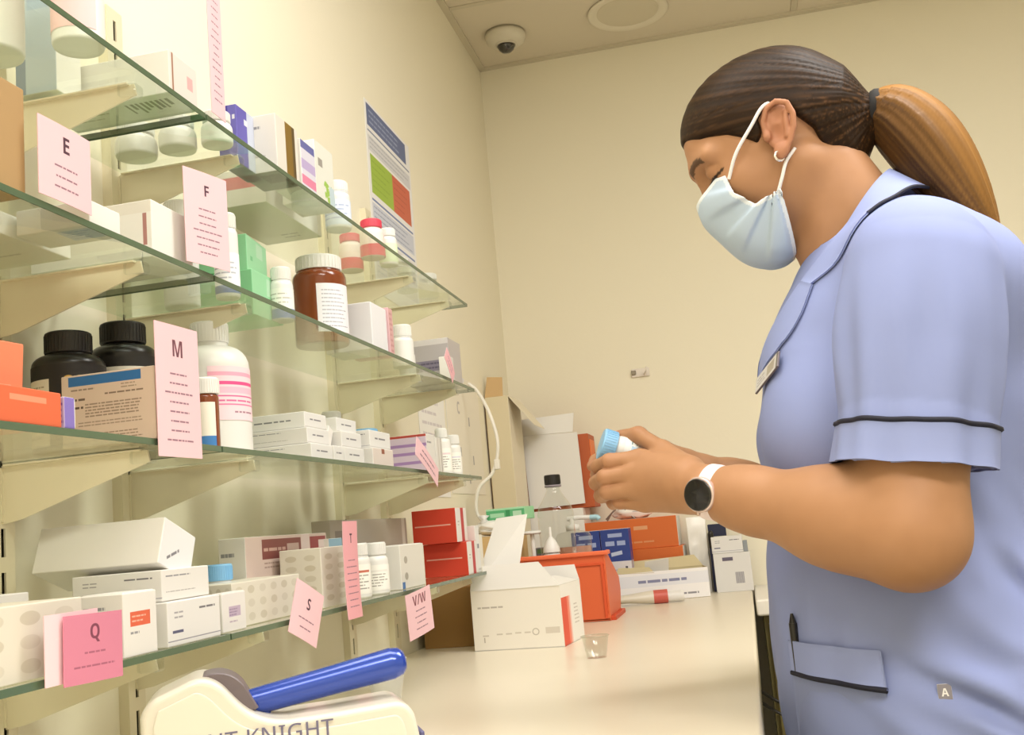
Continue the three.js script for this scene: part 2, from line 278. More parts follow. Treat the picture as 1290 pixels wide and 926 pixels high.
// the red cartons turn their red faces towards the camera
carton('red carton with white end, lower of two stacked on the lowest shelf', [0.115, Y4, -1.925], [0.083, 0.06, 0.075], { faces: { pz: redMap, px: redEnd }, mat: M.red });
carton('red carton with white end, upper of two stacked on the lowest shelf', [0.105, Y4 + 0.0605, -1.9], [0.083, 0.062, 0.075], { faces: { pz: redMap, px: redEnd }, mat: M.red });
carton('narrow white carton on the lowest shelf beyond the red cartons', [0.118, Y4, -1.982], [0.07, 0.088, 0.03], { faces: { px: PR.end } });
carton('cream carton, last in the row on the lowest shelf', [0.118, Y4, -2.012], [0.068, 0.07, 0.024], { mat: M.plasticWarm });

// ---------------------------------------------------------------- third shelf (k = 3)
carton('lowest orange carton in the pile at the near end of the third shelf', [0.10, Y3, -0.66], [0.115, 0.027, 0.11], { mat: M.orange, faces: { px: canvas(160, 48, (g, w, h) => { rect(g, '#ef7248', 0, 0, w, h); rect(g, '#b9a59a', 30, 0, 22, h); rect(g, '#f7a07c', 74, 10, 60, 8); }) } });
carton('middle orange carton lying askew in the pile on the third shelf', [0.085, Y3 + 0.0305, -0.655], [0.105, 0.036, 0.085], { mat: M.orange, tilt: -0.05, turn: -0.1, faces: { px: canvas(128, 64, (g, w, h) => { rect(g, '#ee6f45', 0, 0, w, h); rect(g, '#6a4030', 40, 8, 10, 56); rect(g, '#f58f68', 52, 0, 76, h); rect(g, '#e6ded4', 20, 58, 90, 6); }) } });
carton('topmost orange carton in the pile on the third shelf', [0.06, Y3 + 0.0705, -0.65], [0.1, 0.034, 0.085], { mat: M.orange, faces: { px: canvas(128, 64, (g, w, h) => { rect(g, '#ee6a40', 0, 0, w, h); rect(g, '#f28a66', 0, 40, w, 12); }) } });
carton('thin purple and white carton between the orange pile and the blue-striped carton', [0.153, Y3, -0.7245], [0.01, 0.025, 0.013], { faces: { pz: canvas(48, 64, (g, w, h) => { rect(g, '#c9b7e2', 0, 0, w, h); rect(g, '#6f59c0', 0, 0, 14, h); lines(g, 18, 12, 26, 4, 12, 5, '#7a63c4'); }), px: canvas(48, 64, (g, w, h) => { rect(g, '#8f7cd0', 0, 0, w, h); }) } });
const vitamin = (gold) => canvas(512, 192, (g, w, h) => { rect(g, '#1a1510', 0, 0, w, h); rect(g, '#d8cdb8', 90, 34, 110, 158); lines(g, 98, 50, 94, 8, 17, 4, '#a5977e'); if (gold) { word(g, 'GO', 268, 44, 44, '#c9a04e', 'bold', 'center'); lines(g, 230, 84, 80, 3, 20, 5, '#8d6b34'); } else rect(g, '#ece6da', 190, 24, 150, 60); });
bottle('black bottle with cream and gold label, left of the two', [0.040, Y3, -0.895], { name: 'supplement_bottle', r: 0.0335, h: 0.097, body: M.black, cap: M.blackCap, capR: 0.0215, capH: 0.021, neck: 0.02, sh: 0.013, label: { y0: 0.006, y1: 0.083, map: vitamin(true), arc: 5 } });
bottle('black bottle with white label half hidden by label M, right of the two', [0.048, Y3, -0.976], { name: 'supplement_bottle', r: 0.0335, h: 0.118, body: M.black, cap: M.blackCap, capR: 0.0225, capH: 0.022, neck: 0.02, sh: 0.014, label: { y0: 0.006, y1: 0.102, map: vitamin(false), arc: 5 } });
carton('beige carton with blue stripe and dense print before the black bottles', [0.113, Y3, -0.855], [0.094, 0.066, 0.02], { mat: std(0xdcc5b0, 0.6), faces: { pz: canvas(512, 360, (g, w, h) => {
  rect(g, '#e3cbb6', 0, 0, w, h); rect(g, '#2f72b0', 40, 8, 400, 48); lines(g, 54, 72, 130, 1, 0, 8, '#9a8674', 0); lines(g, 330, 66, 110, 2, 16, 6, '#a8937f'); lines(g, 240, 104, 210, 1, 0, 8, '#8a7665', 0); lines(g, 60, 120, 70, 1, 0, 11, '#6f5d50', 0); lines(g, 60, 160, 60, 1, 0, 11, '#5f4f45', 0); lines(g, 130, 150, 320, 5, 15, 7, '#a08a77', 0.1); lines(g, 90, 240, 360, 2, 15, 6, '#ab9582', 0.2); lines(g, 100, 300, 350, 3, 15, 6, '#a08a77', 0.15); }) } });
bottle('small amber bottle with white cap and blue-footed label beside label M', [0.135, Y3, -0.982], { name: 'medicine_bottle', r: 0.0135, h: 0.056, body: M.amber, capR: 0.0142, capH: 0.017, neck: 0.0115, sh: 0.004, label: { y0: 0.002, y1: 0.047, arc: 3, off: -0.75, map: canvas(96, 128, (g, w, h) => { rect(g, '#efe9dc', 0, 0, w, h); rect(g, '#3f7fc0', 0, 98, w, 30); }) } });
bottle('big white plastic bottle with pink striped label, tallest on the third shelf', [0.088, Y3, -1.085], { name: 'lotion_bottle', r: 0.043, h: 0.130, capR: 0.0215, capH: 0.024, neck: 0.0205, sh: 0.03, label: { y0: 0.038, y1: 0.098, arc: 1.6, off: 0.72, map: canvas(192, 192, (g, w, h) => { rect(g, '#f6d7df', 0, 0, w, h); rect(g, '#f0a9c0', 0, 20, w, 14); rect(g, '#e34f8c', 0, 54, w, 12); rect(g, '#f4bcd0', 0, 74, w, 22); rect(g, '#d8679a', 0, 104, w, 5); lines(g, 20, 120, 150, 1, 0, 6, '#d8679a', 0); rect(g, '#e27aa4', 0, 134, w, 5); lines(g, 80, 160, 90, 1, 0, 6, '#a87f90', 0); }) } });
for (const [i, y, dx, m] of [[0, 0, 0.006, PR.plain], [1, 0.0205, 0, PR.plain], [2, 0.041, -0.004, PR.greenMark]])
  carton('white flat carton, ' + ['bottom', 'middle', 'green-marked top'][i] + ' of the stack right of the big white bottle', [0.1 + dx, Y3 + y, -1.252 - i * 0.004], [0.085, 0.0198, 0.07], { group: 'flat white cartons in the stack', faces: { pz: m, px: PR.end } });
for (const [i, x, z, y, h] of [[0, 0.115, -1.375, 0, 0.022], [1, 0.11, -1.38, 0.0225, 0.022], [2, 0.1, -1.39, 0.045, 0.020]])
  carton('small white carton, ' + ['bottom', 'middle', 'top'][i] + ' of the second white stack on the third shelf', [x, Y3 + y, z], [0.06, h, 0.075], { group: 'small white cartons in the second stack', faces: { pz: PR.plain, px: PR.end } });
carton('white carton tipped against the second white stack on the third shelf', [0.10, Y3 + 0.022, -1.318], [0.06, 0.03, 0.016], { pitch: -0.5, faces: { pz: PR.plain } });
carton('low white carton lying under the tipped carton on the third shelf', [0.12, Y3, -1.311], [0.055, 0.021, 0.036], { faces: { px: PR.end } });
bottle('white round-shouldered bottle at the back of the third shelf behind the white cartons', [0.035, Y3, -1.575], { r: 0.021, h: 0.082, capR: 0.015, capH: 0.02, sh: 0.02 });
carton('white carton with line print, upper of two left of the slanted label', [0.11, Y3 + 0.0265, -1.485], [0.07, 0.026, 0.09], { faces: { pz: PR.plain2, px: PR.end } });
carton('white carton with brown end mark, lower of two left of the slanted label', [0.115, Y3, -1.48], [0.07, 0.026, 0.09], { faces: { pz: PR.plain, px: canvas(96, 48, (g, w, h) => { rect(g, '#f0e4dc', 0, 0, w, h); rect(g, '#9c5a44', 40, 0, 14, 14); }) } });
bottle('squat bottle with bright blue cap behind the slanted pink label', [0.07, Y3, -1.63], { r: 0.024, h: 0.058, cap: M.skyCap, capR: 0.02, capH: 0.016 });
carton('white and lilac carton with a red top edge on the third shelf', [0.11, Y3, -1.745], [0.07, 0.066, 0.05], { faces: { pz: canvas(128, 128, (g, w, h) => { rect(g, '#e3cfe0', 0, 0, w, h); rect(g, '#c04a3c', 0, 0, w, 8); for (const y of [30, 58, 88]) rect(g, '#b08ac0', 0, y, w, 10); }), px: PR.plain } });
carton('plain white carton right of the lilac carton on the third shelf', [0.1, Y3, -1.805], [0.085, 0.064, 0.04], { faces: { px: canvas(96, 128, (g, w, h) => { rect(g, '#f0ece6', 0, 0, w, h); rect(g, '#c9beb4', 30, 0, 6, h); rect(g, '#a89a98', 70, 0, 8, h); }) } });
bottle('faintly lined white bottle, nearer of two ending the third shelf', [0.125, Y3, -1.885], { r: 0.0165, h: 0.07, capH: 0.018, capR: 0.011, label: { y0: 0.008, y1: 0.05, map: pillMap('#e6d3d6') } });
bottle('faintly lined white bottle, farther of two ending the third shelf', [0.125, Y3, -1.955], { r: 0.0165, h: 0.062, capH: 0.018, label: { y0: 0.008, y1: 0.046, map: pillMap('#d8d6e2') } });

// ---------------------------------------------------------------- second shelf (k = 2)
carton('large tan cardboard carton standing behind the label E', [0.075, Y2, -0.635], [0.155, 0.088, 0.10], { name: 'cardboard_box', mat: M.card });
carton('flat white carton lying at the back of the second shelf behind label E', [0.04, Y2, -0.78], [0.08, 0.02, 0.13], { faces: { ny: PR.plain } });
carton('small white carton with pale blue print right behind the label E', [0.12, Y2, -0.785], [0.07, 0.022, 0.045], { faces: { ny: canvas(128, 96, (g, w, h) => { rect(g, '#f2f3f4', 0, 0, w, h); rect(g, '#bcd0ec', 60, 14, 60, 60); lines(g, 66, 24, 46, 4, 12, 4, '#8fa9d6'); }) } });
carton('long white carton lying between the labels E and F on the second shelf', [0.082, Y2, -0.91], [0.13, 0.056, 0.075], { faces: { pz: canvas(256, 160, (g, w, h) => { rect(g, '#f1ebe2', 0, 0, w, h); rect(g, '#f8f5f0', 0, 34, w, 126); lines(g, 24, 16, 70, 1, 0, 7, '#c08d90', 0); rect(g, '#b9847f', 238, 36, 8, 90); }) } });
bottle('white bottle with blue-footed label behind the label F', [0.124, Y2, -1.066], { r: 0.0135, h: 0.08, capH: 0.018, ring: true, label: { y0: 0.004, y1: 0.05, map: canvas(192, 128, (g, w, h) => { rect(g, '#f2f3f6', 0, 0, w, h); rect(g, '#4a74b8', 0, 104, w, 24); lines(g, 40, 30, 110, 4, 16, 5, '#b6b9c4'); }) } });
bottle('second white bottle farther back behind the label F', [0.06, Y2, -1.08], { r: 0.02, h: 0.105, capH: 0.02, ring: true });
const mint = (a) => canvas(128, 128, (g, w, h) => { rect(g, a, 0, 0, w, h); rect(g, '#7fce94', 20, 70, 14, 16); rect(g, '#c4eecb', 60, 10, 40, 50); });
carton('mint green carton, lower of two in front of the amber jar', [0.07, Y2, -1.195], [0.085, 0.056, 0.085], { mat: M.green, faces: { pz: mint('#8fd9a2'), px: mint('#a6e6b3') } });
carton('mint green carton, upper of two, sitting crooked in front of the amber jar', [0.062, Y2 + 0.0565, -1.19], [0.078, 0.046, 0.075], { mat: M.green, turn: 0.12, faces: { pz: mint('#96dda8'), px: mint('#abe8b8') } });
bottle('small white bottle with grey-blue foot, left of the amber jar', [0.122, Y2, -1.215], { r: 0.0145, h: 0.052, capH: 0.017, ring: true, label: { y0: 0.002, y1: 0.04, map: canvas(128, 96, (g, w, h) => { rect(g, '#efeee8', 0, 0, w, h); rect(g, '#7e93c4', 0, 66, w, 30); lines(g, 30, 16, 60, 3, 14, 4, '#bcb9b0'); }) } });
bottle('large amber jar with white lid and white printed label', [0.097, Y2, -1.405], { name: 'amber_jar', r: 0.0385, h: 0.109, body: M.amber, capR: 0.0325, capH: 0.021, neck: 0.031, sh: 0.014, label: { y0: 0.014, y1: 0.084, arc: 1.5, off: 0.62, map: canvas(256, 256, (g, w, h) => { rect(g, '#eceaf0', 0, 0, w, h); lines(g, 30, 34, 190, 10, 21, 5, '#a9a6b2', 0.3); }) } });
carton('plain white carton standing right of the amber jar', [0.112, Y2, -1.505], [0.075, 0.072, 0.07], { mat: M.paperCool, flap: 'py' });
carton('thin pink and white striped carton standing right of the plain white carton', [0.12, Y2, -1.56], [0.06, 0.078, 0.02], { mat: M.pink, faces: { px: canvas(48, 128, (g, w, h) => { rect(g, '#e9b8b8', 0, 0, w, h); lines(g, 8, 12, 32, 8, 14, 6, '#d49a9c'); }) } });
bottle('small plain white bottle toward the far end of the second shelf', [0.13, Y2, -1.675], { r: 0.0185, h: 0.052, capH: 0.02, ring: true });
carton('silver grey carton at the far end of the second shelf', [0.105, Y2, -1.955], [0.08, 0.088, 0.09], { mat: std(0xb9b3b6, 0.35, { metalness: 0.2 }), faces: { pz: canvas(256, 128, (g, w, h) => { rect(g, '#c2bbbd', 0, 0, w, h); rect(g, '#8a8296', 30, 60, 210, 30); lines(g, 40, 66, 180, 2, 12, 5, '#5d566e'); rect(g, '#e6e0e0', 0, 0, w, 16); }) } });
carton('small white and grey carton in front of the silver grey one', [0.146, Y2, -1.885], [0.02, 0.045, 0.03], { faces: { px: canvas(64, 96, (g, w, h) => { rect(g, '#ece9e4', 0, 0, w, h); rect(g, '#4a4448', 24, 30, 10, 50); }) } });
bottle('unlabelled small white bottle in front of the silver carton', [0.1, Y2, -1.79], { r: 0.015, h: 0.045, capH: 0.014 });

// ---------------------------------------------------------------- top shelf (k = 1)
bottle('white bottle with pink label at the near front of the top shelf', [0.131, Y1, -0.79], { r: 0.0225, h: 0.115, capH: 0.02, label: { y0: 0.01, y1: 0.09, arc: 3, off: -0.8, mat: std(0xf3c6c8, 0.6, { side: THREE.DoubleSide }) } });
bottle('wide white bottle by the wall at the near end of the top shelf', [0.055, Y1, -0.775], { r: 0.027, h: 0.1, capH: 0.02 });
carton('pale blue carton behind the bottles at the near end of the top shelf', [0.04, Y1, -0.875], [0.045, 0.11, 0.04], { faces: { pz: canvas(96, 192, (g, w, h) => { rect(g, '#cfdff0', 0, 0, w, h); rect(g, '#7f97b8', 0, 128, 24, 64); rect(g, '#b9d0ea', 30, 0, 66, 40); }) } });
carton('wide low white carton by the top shelf join, green print underneath', [0.085, Y1, -0.93], [0.14, 0.045, 0.055], { faces: { ny: canvas(256, 96, (g, w, h) => { rect(g, '#eaf0dc', 0, 0, w, h); for (let i = 0; i < 9; i++) rect(g, '#6f7d4a', 150 + i * 10, 20, 4 + 3 * rnd(), 24 + 20 * rnd()); lines(g, 20, 36, 100, 2, 18, 4, '#a9b48c'); }), px: canvas(96, 64, (g, w, h) => { rect(g, '#f0e8e0', 0, 0, w, h); rect(g, '#a8765a', 8, 0, 5, h); rect(g, '#e9b9b9', 60, 20, 20, 20); }) } });
for (const [i, x, z, r] of [[0, 0.03, -1.045, 0.0235], [1, 0.082, -1.045, 0.021], [2, 0.128, -1.05, 0.0175]])
  bottle('short white bottle, ' + ['at the wall', 'in the middle', 'nearest the edge'][i] + ' of three under the top shelf label', [x, Y1, z], { r, h: 0.026, capH: 0.012, group: 'short white bottles past the join' });
carton('royal blue and pale blue carton standing at the edge of the top shelf', [0.113, Y1, -1.143], [0.024, 0.073, 0.072], { mat: std(0x39349c, 0.45), faces: { pz: canvas(96, 128, (g, w, h) => { rect(g, '#3b349f', 0, 0, w, h); rect(g, '#6d67c4', 52, 0, 44, h); rect(g, '#e9ecfa', 74, 22, 14, 10); }), px: canvas(96, 96, (g, w, h) => { rect(g, '#d5dcf0', 0, 0, w, h); rect(g, '#6b63c0', 0, 0, 36, h); rect(g, '#eef0fa', 26, 16, 12, 10); }), ny: std(0x6c7d84, 0.6) } });
carton('cream carton with a brown vertical band right of the royal blue carton', [0.129, Y1, -1.186], [0.05, 0.074, 0.066], { faces: { pz: PR.plain, px: canvas(96, 128, (g, w, h) => { rect(g, '#f1eadf', 0, 0, w, h); rect(g, '#8a6a20', 40, 0, 30, h); rect(g, '#5e4a24', 70, 0, 12, h); }), ny: canvas(96, 64, (g, w, h) => { rect(g, '#7f8a80', 0, 0, w, h); rect(g, '#565f5a', 40, 10, 50, 30); }) } });
carton('small white carton with violet and pink print right of the brown-banded carton', [0.137, Y1, -1.246], [0.038, 0.066, 0.046], { faces: { px: canvas(96, 128, (g, w, h) => { rect(g, '#e9e6f4', 0, 0, w, h); rect(g, '#6a6fb0', 0, 0, w, 22); rect(g, '#c9b7e2', 0, 50, w, 26); rect(g, '#f08fb0', 0, 92, w, 24); }) } });
carton('white carton with a leafy green print on the top shelf', [0.128, Y1, -1.31], [0.05, 0.085, 0.065], { faces: { px: canvas(128, 192, (g, w, h) => { rect(g, '#f2f3e8', 0, 0, w, h); rect(g, '#a8a29a', 20, 50, 30, 26); g.fillStyle = '#a8cf5a'; for (let i = 0; i < 26; i++) { g.beginPath(); g.ellipse(60 + 50 * rnd(), 120 + 60 * rnd(), 11, 5, 3 * rnd(), 0, 7); g.fill(); } rect(g, '#cfe3ea', 90, 120, 38, 72); }) }, flap: 'py' });
carton('big flat white carton with red stripe behind the leafy printed carton', [0.045, Y1, -1.35], [0.09, 0.05, 0.19], { faces: { pz: canvas(128, 64, (g, w, h) => { rect(g, '#f2ede4', 0, 0, w, h); rect(g, '#e0737c', 0, 12, w, 22); }), ny: canvas(128, 192, (g, w, h) => { rect(g, '#efeeda', 0, 0, w, h); lines(g, 60, 150, 50, 2, 14, 5, '#a3a38a'); }) } });
bottle('white bottle with pale blue label on the top shelf below the poster', [0.125, Y1, -1.425], { r: 0.019, h: 0.057, capH: 0.016, ring: true, label: { y0: 0.004, y1: 0.042, map: canvas(128, 96, (g, w, h) => { rect(g, '#dbe4f4', 0, 0, w, h); lines(g, 20, 20, 88, 4, 16, 5, '#a9b6d6'); }) } });
bottle('white-capped bottle with green label beside the red bottles on the top shelf', [0.122, Y1, -1.66], { r: 0.0155, h: 0.05, capH: 0.014, label: { y0: 0.004, y1: 0.036, mat: std(0xdfeecb, 0.6, { side: THREE.DoubleSide }) } });
for (const [i, x, z] of [[0, 0.055, -1.66], [1, 0.115, -1.6]])
  bottle('small bottle with raspberry red foot and cap, ' + ['nearer the wall', 'nearer the edge'][i], [x, Y1, z], { r: 0.02, h: 0.05, capH: 0.014, body: std(0xf2e2dc, 0.4), cap: std(0xd8495e, 0.45), label: { y0: 0.001, y1: 0.02, arc: 6.28, name: 'red_band', mat: std(0xd8495e, 0.45, { side: THREE.DoubleSide }) }, group: 'raspberry red bottles' });
for (const [i, x, z] of [[0, 0.1, -1.78], [1, 0.09, -1.86], [2, 0.11, -1.93]])
  bottle('small clear bottle, ' + ['first', 'second', 'last'][i] + ' of three ending the top shelf', [x, Y1, z], { r: 0.02, h: 0.034, capH: 0.012, body: M.clear, cap: M.frosted, group: 'clear bottles at the far end' });

// ---------------------------------------------------------------- pink labels along the shelf fronts (their faces look along +x, into the room)
const Q = Math.PI / 2;
labelCard('pale pink shelf label with letter E on the second shelf, nearest the camera', [0.164, 1.461, -0.718], 0.067, 0.064, Q, labelMap('E', 3, { h: 248, ly: 0.25, y0: 0.54, px: 74 }));
labelCard('pale pink shelf label with letter F on the second shelf', [0.166, 1.478, -0.944], 0.062, 0.097, Q - 0.25, labelMap('F', 7, { h: 400, ly: 0.2, y0: 0.4, px: 66 }));
labelCard('tall pale pink shelf label with letter M on the third shelf', [0.166, 1.296, -0.875], 0.069, 0.122, Q - 0.06, labelMap('M', 8, { h: 450, ly: 0.18, y0: 0.37, px: 80, ink: '#6a3f4a' }), { bend: 0.01 });
labelCard('hot pink shelf label with letter Q on the lowest shelf', [0.172, 1.085, -0.726], 0.064, 0.05, Q - 0.1, labelMap('Q', 2, { h: 210, ly: 0.27, y0: 0.55, px: 64, bg: '#c97a92', ink: '#74384e', ink2: '#9c5870' }), { hot: true, tilt: -0.02 });
labelCard('plain pale pink card tucked behind the hot pink label', [0.165, 1.088, -0.71], 0.064, 0.05, Q, labelMap('', 1, { h: 210, bg: '#f1c9d0', ink2: '#f0ccd2' }));
labelCard('pale pink shelf label with letter S hanging askew from the lowest shelf', [0.171, 1.072, -1.122], 0.062, 0.06, Q - 0.12, labelMap('S', 2, { h: 236, ly: 0.34, y0: 0.62, px: 70 }), { tilt: -0.42 });
labelCard('narrow tall pale pink shelf label with letter T on the lowest shelf', [0.169, 1.112, -1.272], 0.052, 0.12, Q + 0.02, labelMap('T', 8, { w: 192, h: 450, ly: 0.18, y0: 0.4, px: 60, bg: '#eba9b2' }), { curl: 0.12 });
labelCard('pale pink shelf label with letters V/W hanging below the lowest shelf edge', [0.169, 1.034, -1.54], 0.094, 0.066, Q - 0.1, labelMap('V/W', 4, { h: 230, ly: 0.2, y0: 0.42, px: 70, ink: '#7a3f4a' }), { tilt: 0.1 });
labelCard('tall pale pink shelf label rising above the join of the top shelf', [0.164, 1.687, -0.985], 0.034, 0.17, Q + 0.05, labelMap('L', 14, { w: 96, h: 480, lx: 0.4, ly: 0.12, y0: 0.22, px: 40 }));
labelCard('small pale pink label slanting across the edge of the third shelf', [0.168, 1.262, -1.64], 0.12, 0.032, Q, labelMap('', 2, { w: 256, h: 70, y0: 0.3 }), { tilt: -0.42 });
labelCard('small narrow pink label slanting at the far end of the second shelf', [0.167, 1.446, -1.83], 0.06, 0.03, Q, labelMap('', 2, { w: 128, h: 70, y0: 0.3, bg: '#e9b2ba' }), { tilt: -0.8 });

// ---------------------------------------------------------------- on the walls and the ceiling
{
  const t = thing('notice_poster', 'paper notice with blue header and green and red panels on the left wall', 'poster', [X0 + 0.001, 1.85, -2.15], Q);
  const map = canvas(384, 544, (g, w, h) => {
    rect(g, '#e9e8ea', 0, 0, w, h); rect(g, '#5d6a94', 12, 8, w - 50, 64); lines(g, 30, 22, 270, 3, 16, 6, '#8f9abc', 0.2); rect(g, '#7d86a0', 12, 84, w - 24, 5);
    rect(g, '#d0d0d6', 12, 100, w - 24, 44); lines(g, 24, 104, 330, 3, 13, 4, '#aeb0ba');
    rect(g, '#9cb843', 20, 152, 180, 112); rect(g, '#c9634a', 200, 152, 160, 112); lines(g, 30, 168, 150, 5, 18, 4, '#8aa83a'); lines(g, 212, 168, 130, 5, 18, 4, '#b8553f');
    rect(g, '#6d7fae', 16, 280, w - 32, 6); rect(g, '#c9cddd', 16, 292, w - 32, 60); lines(g, 26, 300, 330, 4, 14, 4, '#9aa2ba'); rect(g, '#6d7fae', 16, 366, w - 32, 6); rect(g, '#d6d4d8', 16, 380, w - 32, 120); lines(g, 26, 390, 330, 7, 15, 4, '#b3b5be'); });
  part('sheet', box(0.3, 0.42, 0.0012), [M.paper, M.paper, M.paper, M.paper, std(0xffffff, 0.5, { map }), M.paper], t);
  t.children[0].rotation.z = -0.02;
}
{
  const t = thing('wall_notice', 'white printed sheet on the left wall behind the third shelf', 'notice', [X0 + 0.001, 1.38, -2.33], Q);
  part('sheet', box(0.21, 0.3, 0.001), [M.paper, M.paper, M.paper, M.paper, std(0xffffff, 0.6, { map: canvas(128, 180, (g, w, h) => { rect(g, '#f1efec', 0, 0, w, h); lines(g, 14, 18, 100, 10, 15, 4, '#d2ccd0'); }) }), M.paper], t);
  const u = thing('wall_notice', 'cream sheet with small grey marks on the left wall near the corner', 'notice', [X0 + 0.001, 1.39, -2.62], Q);
  part('sheet', box(0.33, 0.3, 0.001), [M.paper, M.paper, M.paper, M.paper, std(0xffffff, 0.6, { map: canvas(192, 180, (g, w, h) => { rect(g, '#efe8d8', 0, 0, w, h); word(g, 'C', 66, 50, 26, '#bdb6b4'); for (const [x, y] of [[120, 60], [60, 110], [130, 120], [100, 150]]) rect(g, '#aaa4a4', x, y, 6, 14); }) }), M.paper], u);
  for (const [n, p] of [[t, 0.145], [u, 0.145]]) part('fixing_strip', box(0.05, 0.012, 0.0014, 0, p, 0.0003), M.paperCool, n);
}
{
  const t = thing('security_camera', 'white dome security camera with dark lens on the ceiling near the corner', 'camera', [0.115, HC, -2.98]);
  part('base', lathe([[0, 0], [0.062, 0], [0.062, -0.012], [0.058, -0.024], [0.044, -0.034], [0.03, -0.036], [0, -0.036]], 48), std(0xd9d2c0, 0.4), t);
  part('dome', lathe([[0, -0.062], [0.012, -0.060], [0.021, -0.053], [0.026, -0.044], [0.027, -0.034], [0, -0.034]].reverse(), 36), phys(0x1c1712, 0.1, { clearcoat: 1 }), t);
  part('collar', lathe([[0.027, -0.034], [0.032, -0.035], [0.032, -0.039], [0.027, -0.04], [0.027, -0.034]], 36), std(0xd9d2c0, 0.4), t);
}
{
  const t = thing('ceiling_speaker', 'shallow round white ceiling speaker with a raised rim', 'speaker', [0.49, HC, -2.98]);
  part('rim', lathe([[0.09, 0], [0.118, 0], [0.12, -0.004], [0.114, -0.007], [0.096, -0.005], [0.09, 0]], 56), std(0xe4dcc8, 0.6), t);
  part('grille', lathe([[0, -0.004], [0.06, -0.0035], [0.092, -0.002], [0.092, 0], [0, 0]].reverse(), 48), std(0xd6cdb6, 0.8), t);
}
{
  const t = thing('wall_hook', 'small pale plastic hook with dark catch on the back wall', 'hook', [0.395, 1.577, Z0]);
  part('plate', rbox(0.055, 0.026, 0.006, 0.0025, 0, 0, 0.003), std(0xe6ddd2, 0.4), t);
  part('catch', rbox(0.014, 0.013, 0.008, 0.002, -0.02, 0.001, 0.009), std(0x8f8676, 0.5), t);
  part('hook_arm', tube([V(0.012, -0.005, 0.004), V(0.016, -0.006, 0.025), V(0.02, 0.0, 0.034), V(0.022, 0.012, 0.036)], 0.003, 20), std(0xe6ddd2, 0.4), t);
}
{
  const t = thing('charging_cable', 'thin white cable hanging in a loop at the far end of the glass shelves', 'cable', [0, 0, 0]);
  part('cord', tube([V(0.005, 1.52, -2.60), V(0.025, 1.50, -2.60), V(0.06, 1.43, -2.58), V(0.075, 1.35, -2.57), V(0.055, 1.285, -2.57), V(0.02, 1.25, -2.56), V(0.01, 1.19, -2.56), V(0.03, 1.16, -2.56)], 0.0045, 60), M.cable, t);
  part('plug', rbox(0.014, 0.026, 0.012, 0.003, 0.069, 1.305, -2.57), M.cable, t);
}

// ---------------------------------------------------------------- on the worktop
const YC = 0.92;
// a carton without a top: four thin walls, a floor and flaps given as geometries
function openCarton(label, pos, [w, h, d], turn, mats, flaps, o = {}) {
  const t = thing('open_carton', label, 'box', pos, turn), th = 0.0016;
  const wall = (n, g, m) => part(n, g, m, t);
  const six = (m, i, b) => [0, 1, 2, 3, 4, 5].map((k) => (k === i ? m : b ?? M.plasticWarm));
  wall('front_panel', box(w, h, th, 0, h / 2, d / 2 - th / 2), six(mats.front ?? M.paper, 4, mats.inside));
  wall('back_panel', box(w, h, th, 0, h / 2, -d / 2 + th / 2), mats.inside ?? M.paper);
  wall('side_panel', box(th, h, d - 2 * th, -w / 2 + th / 2, h / 2, 0), M.paper);
  wall('side_panel', box(th, h, d - 2 * th, w / 2 - th / 2, h / 2, 0), six(mats.side ?? M.paper, 0, mats.inside));
  wall('base_panel', box(w, th, d, 0, th / 2, 0), mats.inside ?? M.paper);
  for (const f of flaps) part('flap', f, mats.inside ?? M.paper, t);
  return t;
}
function quad(a, b, c, d, th = 0.0012) {                            // a bent-up flap: thick quadrilateral through four corners
  const n = b.clone().sub(a).cross(d.clone().sub(a)).normalize().multiplyScalar(th), P = [a, b, c, d, a.clone().add(n), b.clone().add(n), c.clone().add(n), d.clone().add(n)];
  const g = new THREE.BufferGeometry(), q = [[0, 3, 2, 1], [4, 5, 6, 7], [0, 1, 5, 4], [1, 2, 6, 5], [2, 3, 7, 6], [3, 0, 4, 7]], pos = [], uv = [];
  for (const f of q) for (const k of [0, 1, 2, 0, 2, 3]) { const p = P[f[k]]; pos.push(p.x, p.y, p.z); uv.push(...[[0, 0], [1, 0], [1, 1], [0, 1]][k]); }
  g.setAttribute('position', new THREE.Float32BufferAttribute(pos, 3)); g.setAttribute('uv', new THREE.Float32BufferAttribute(uv, 2)); g.computeVertexNormals(); return g;
}
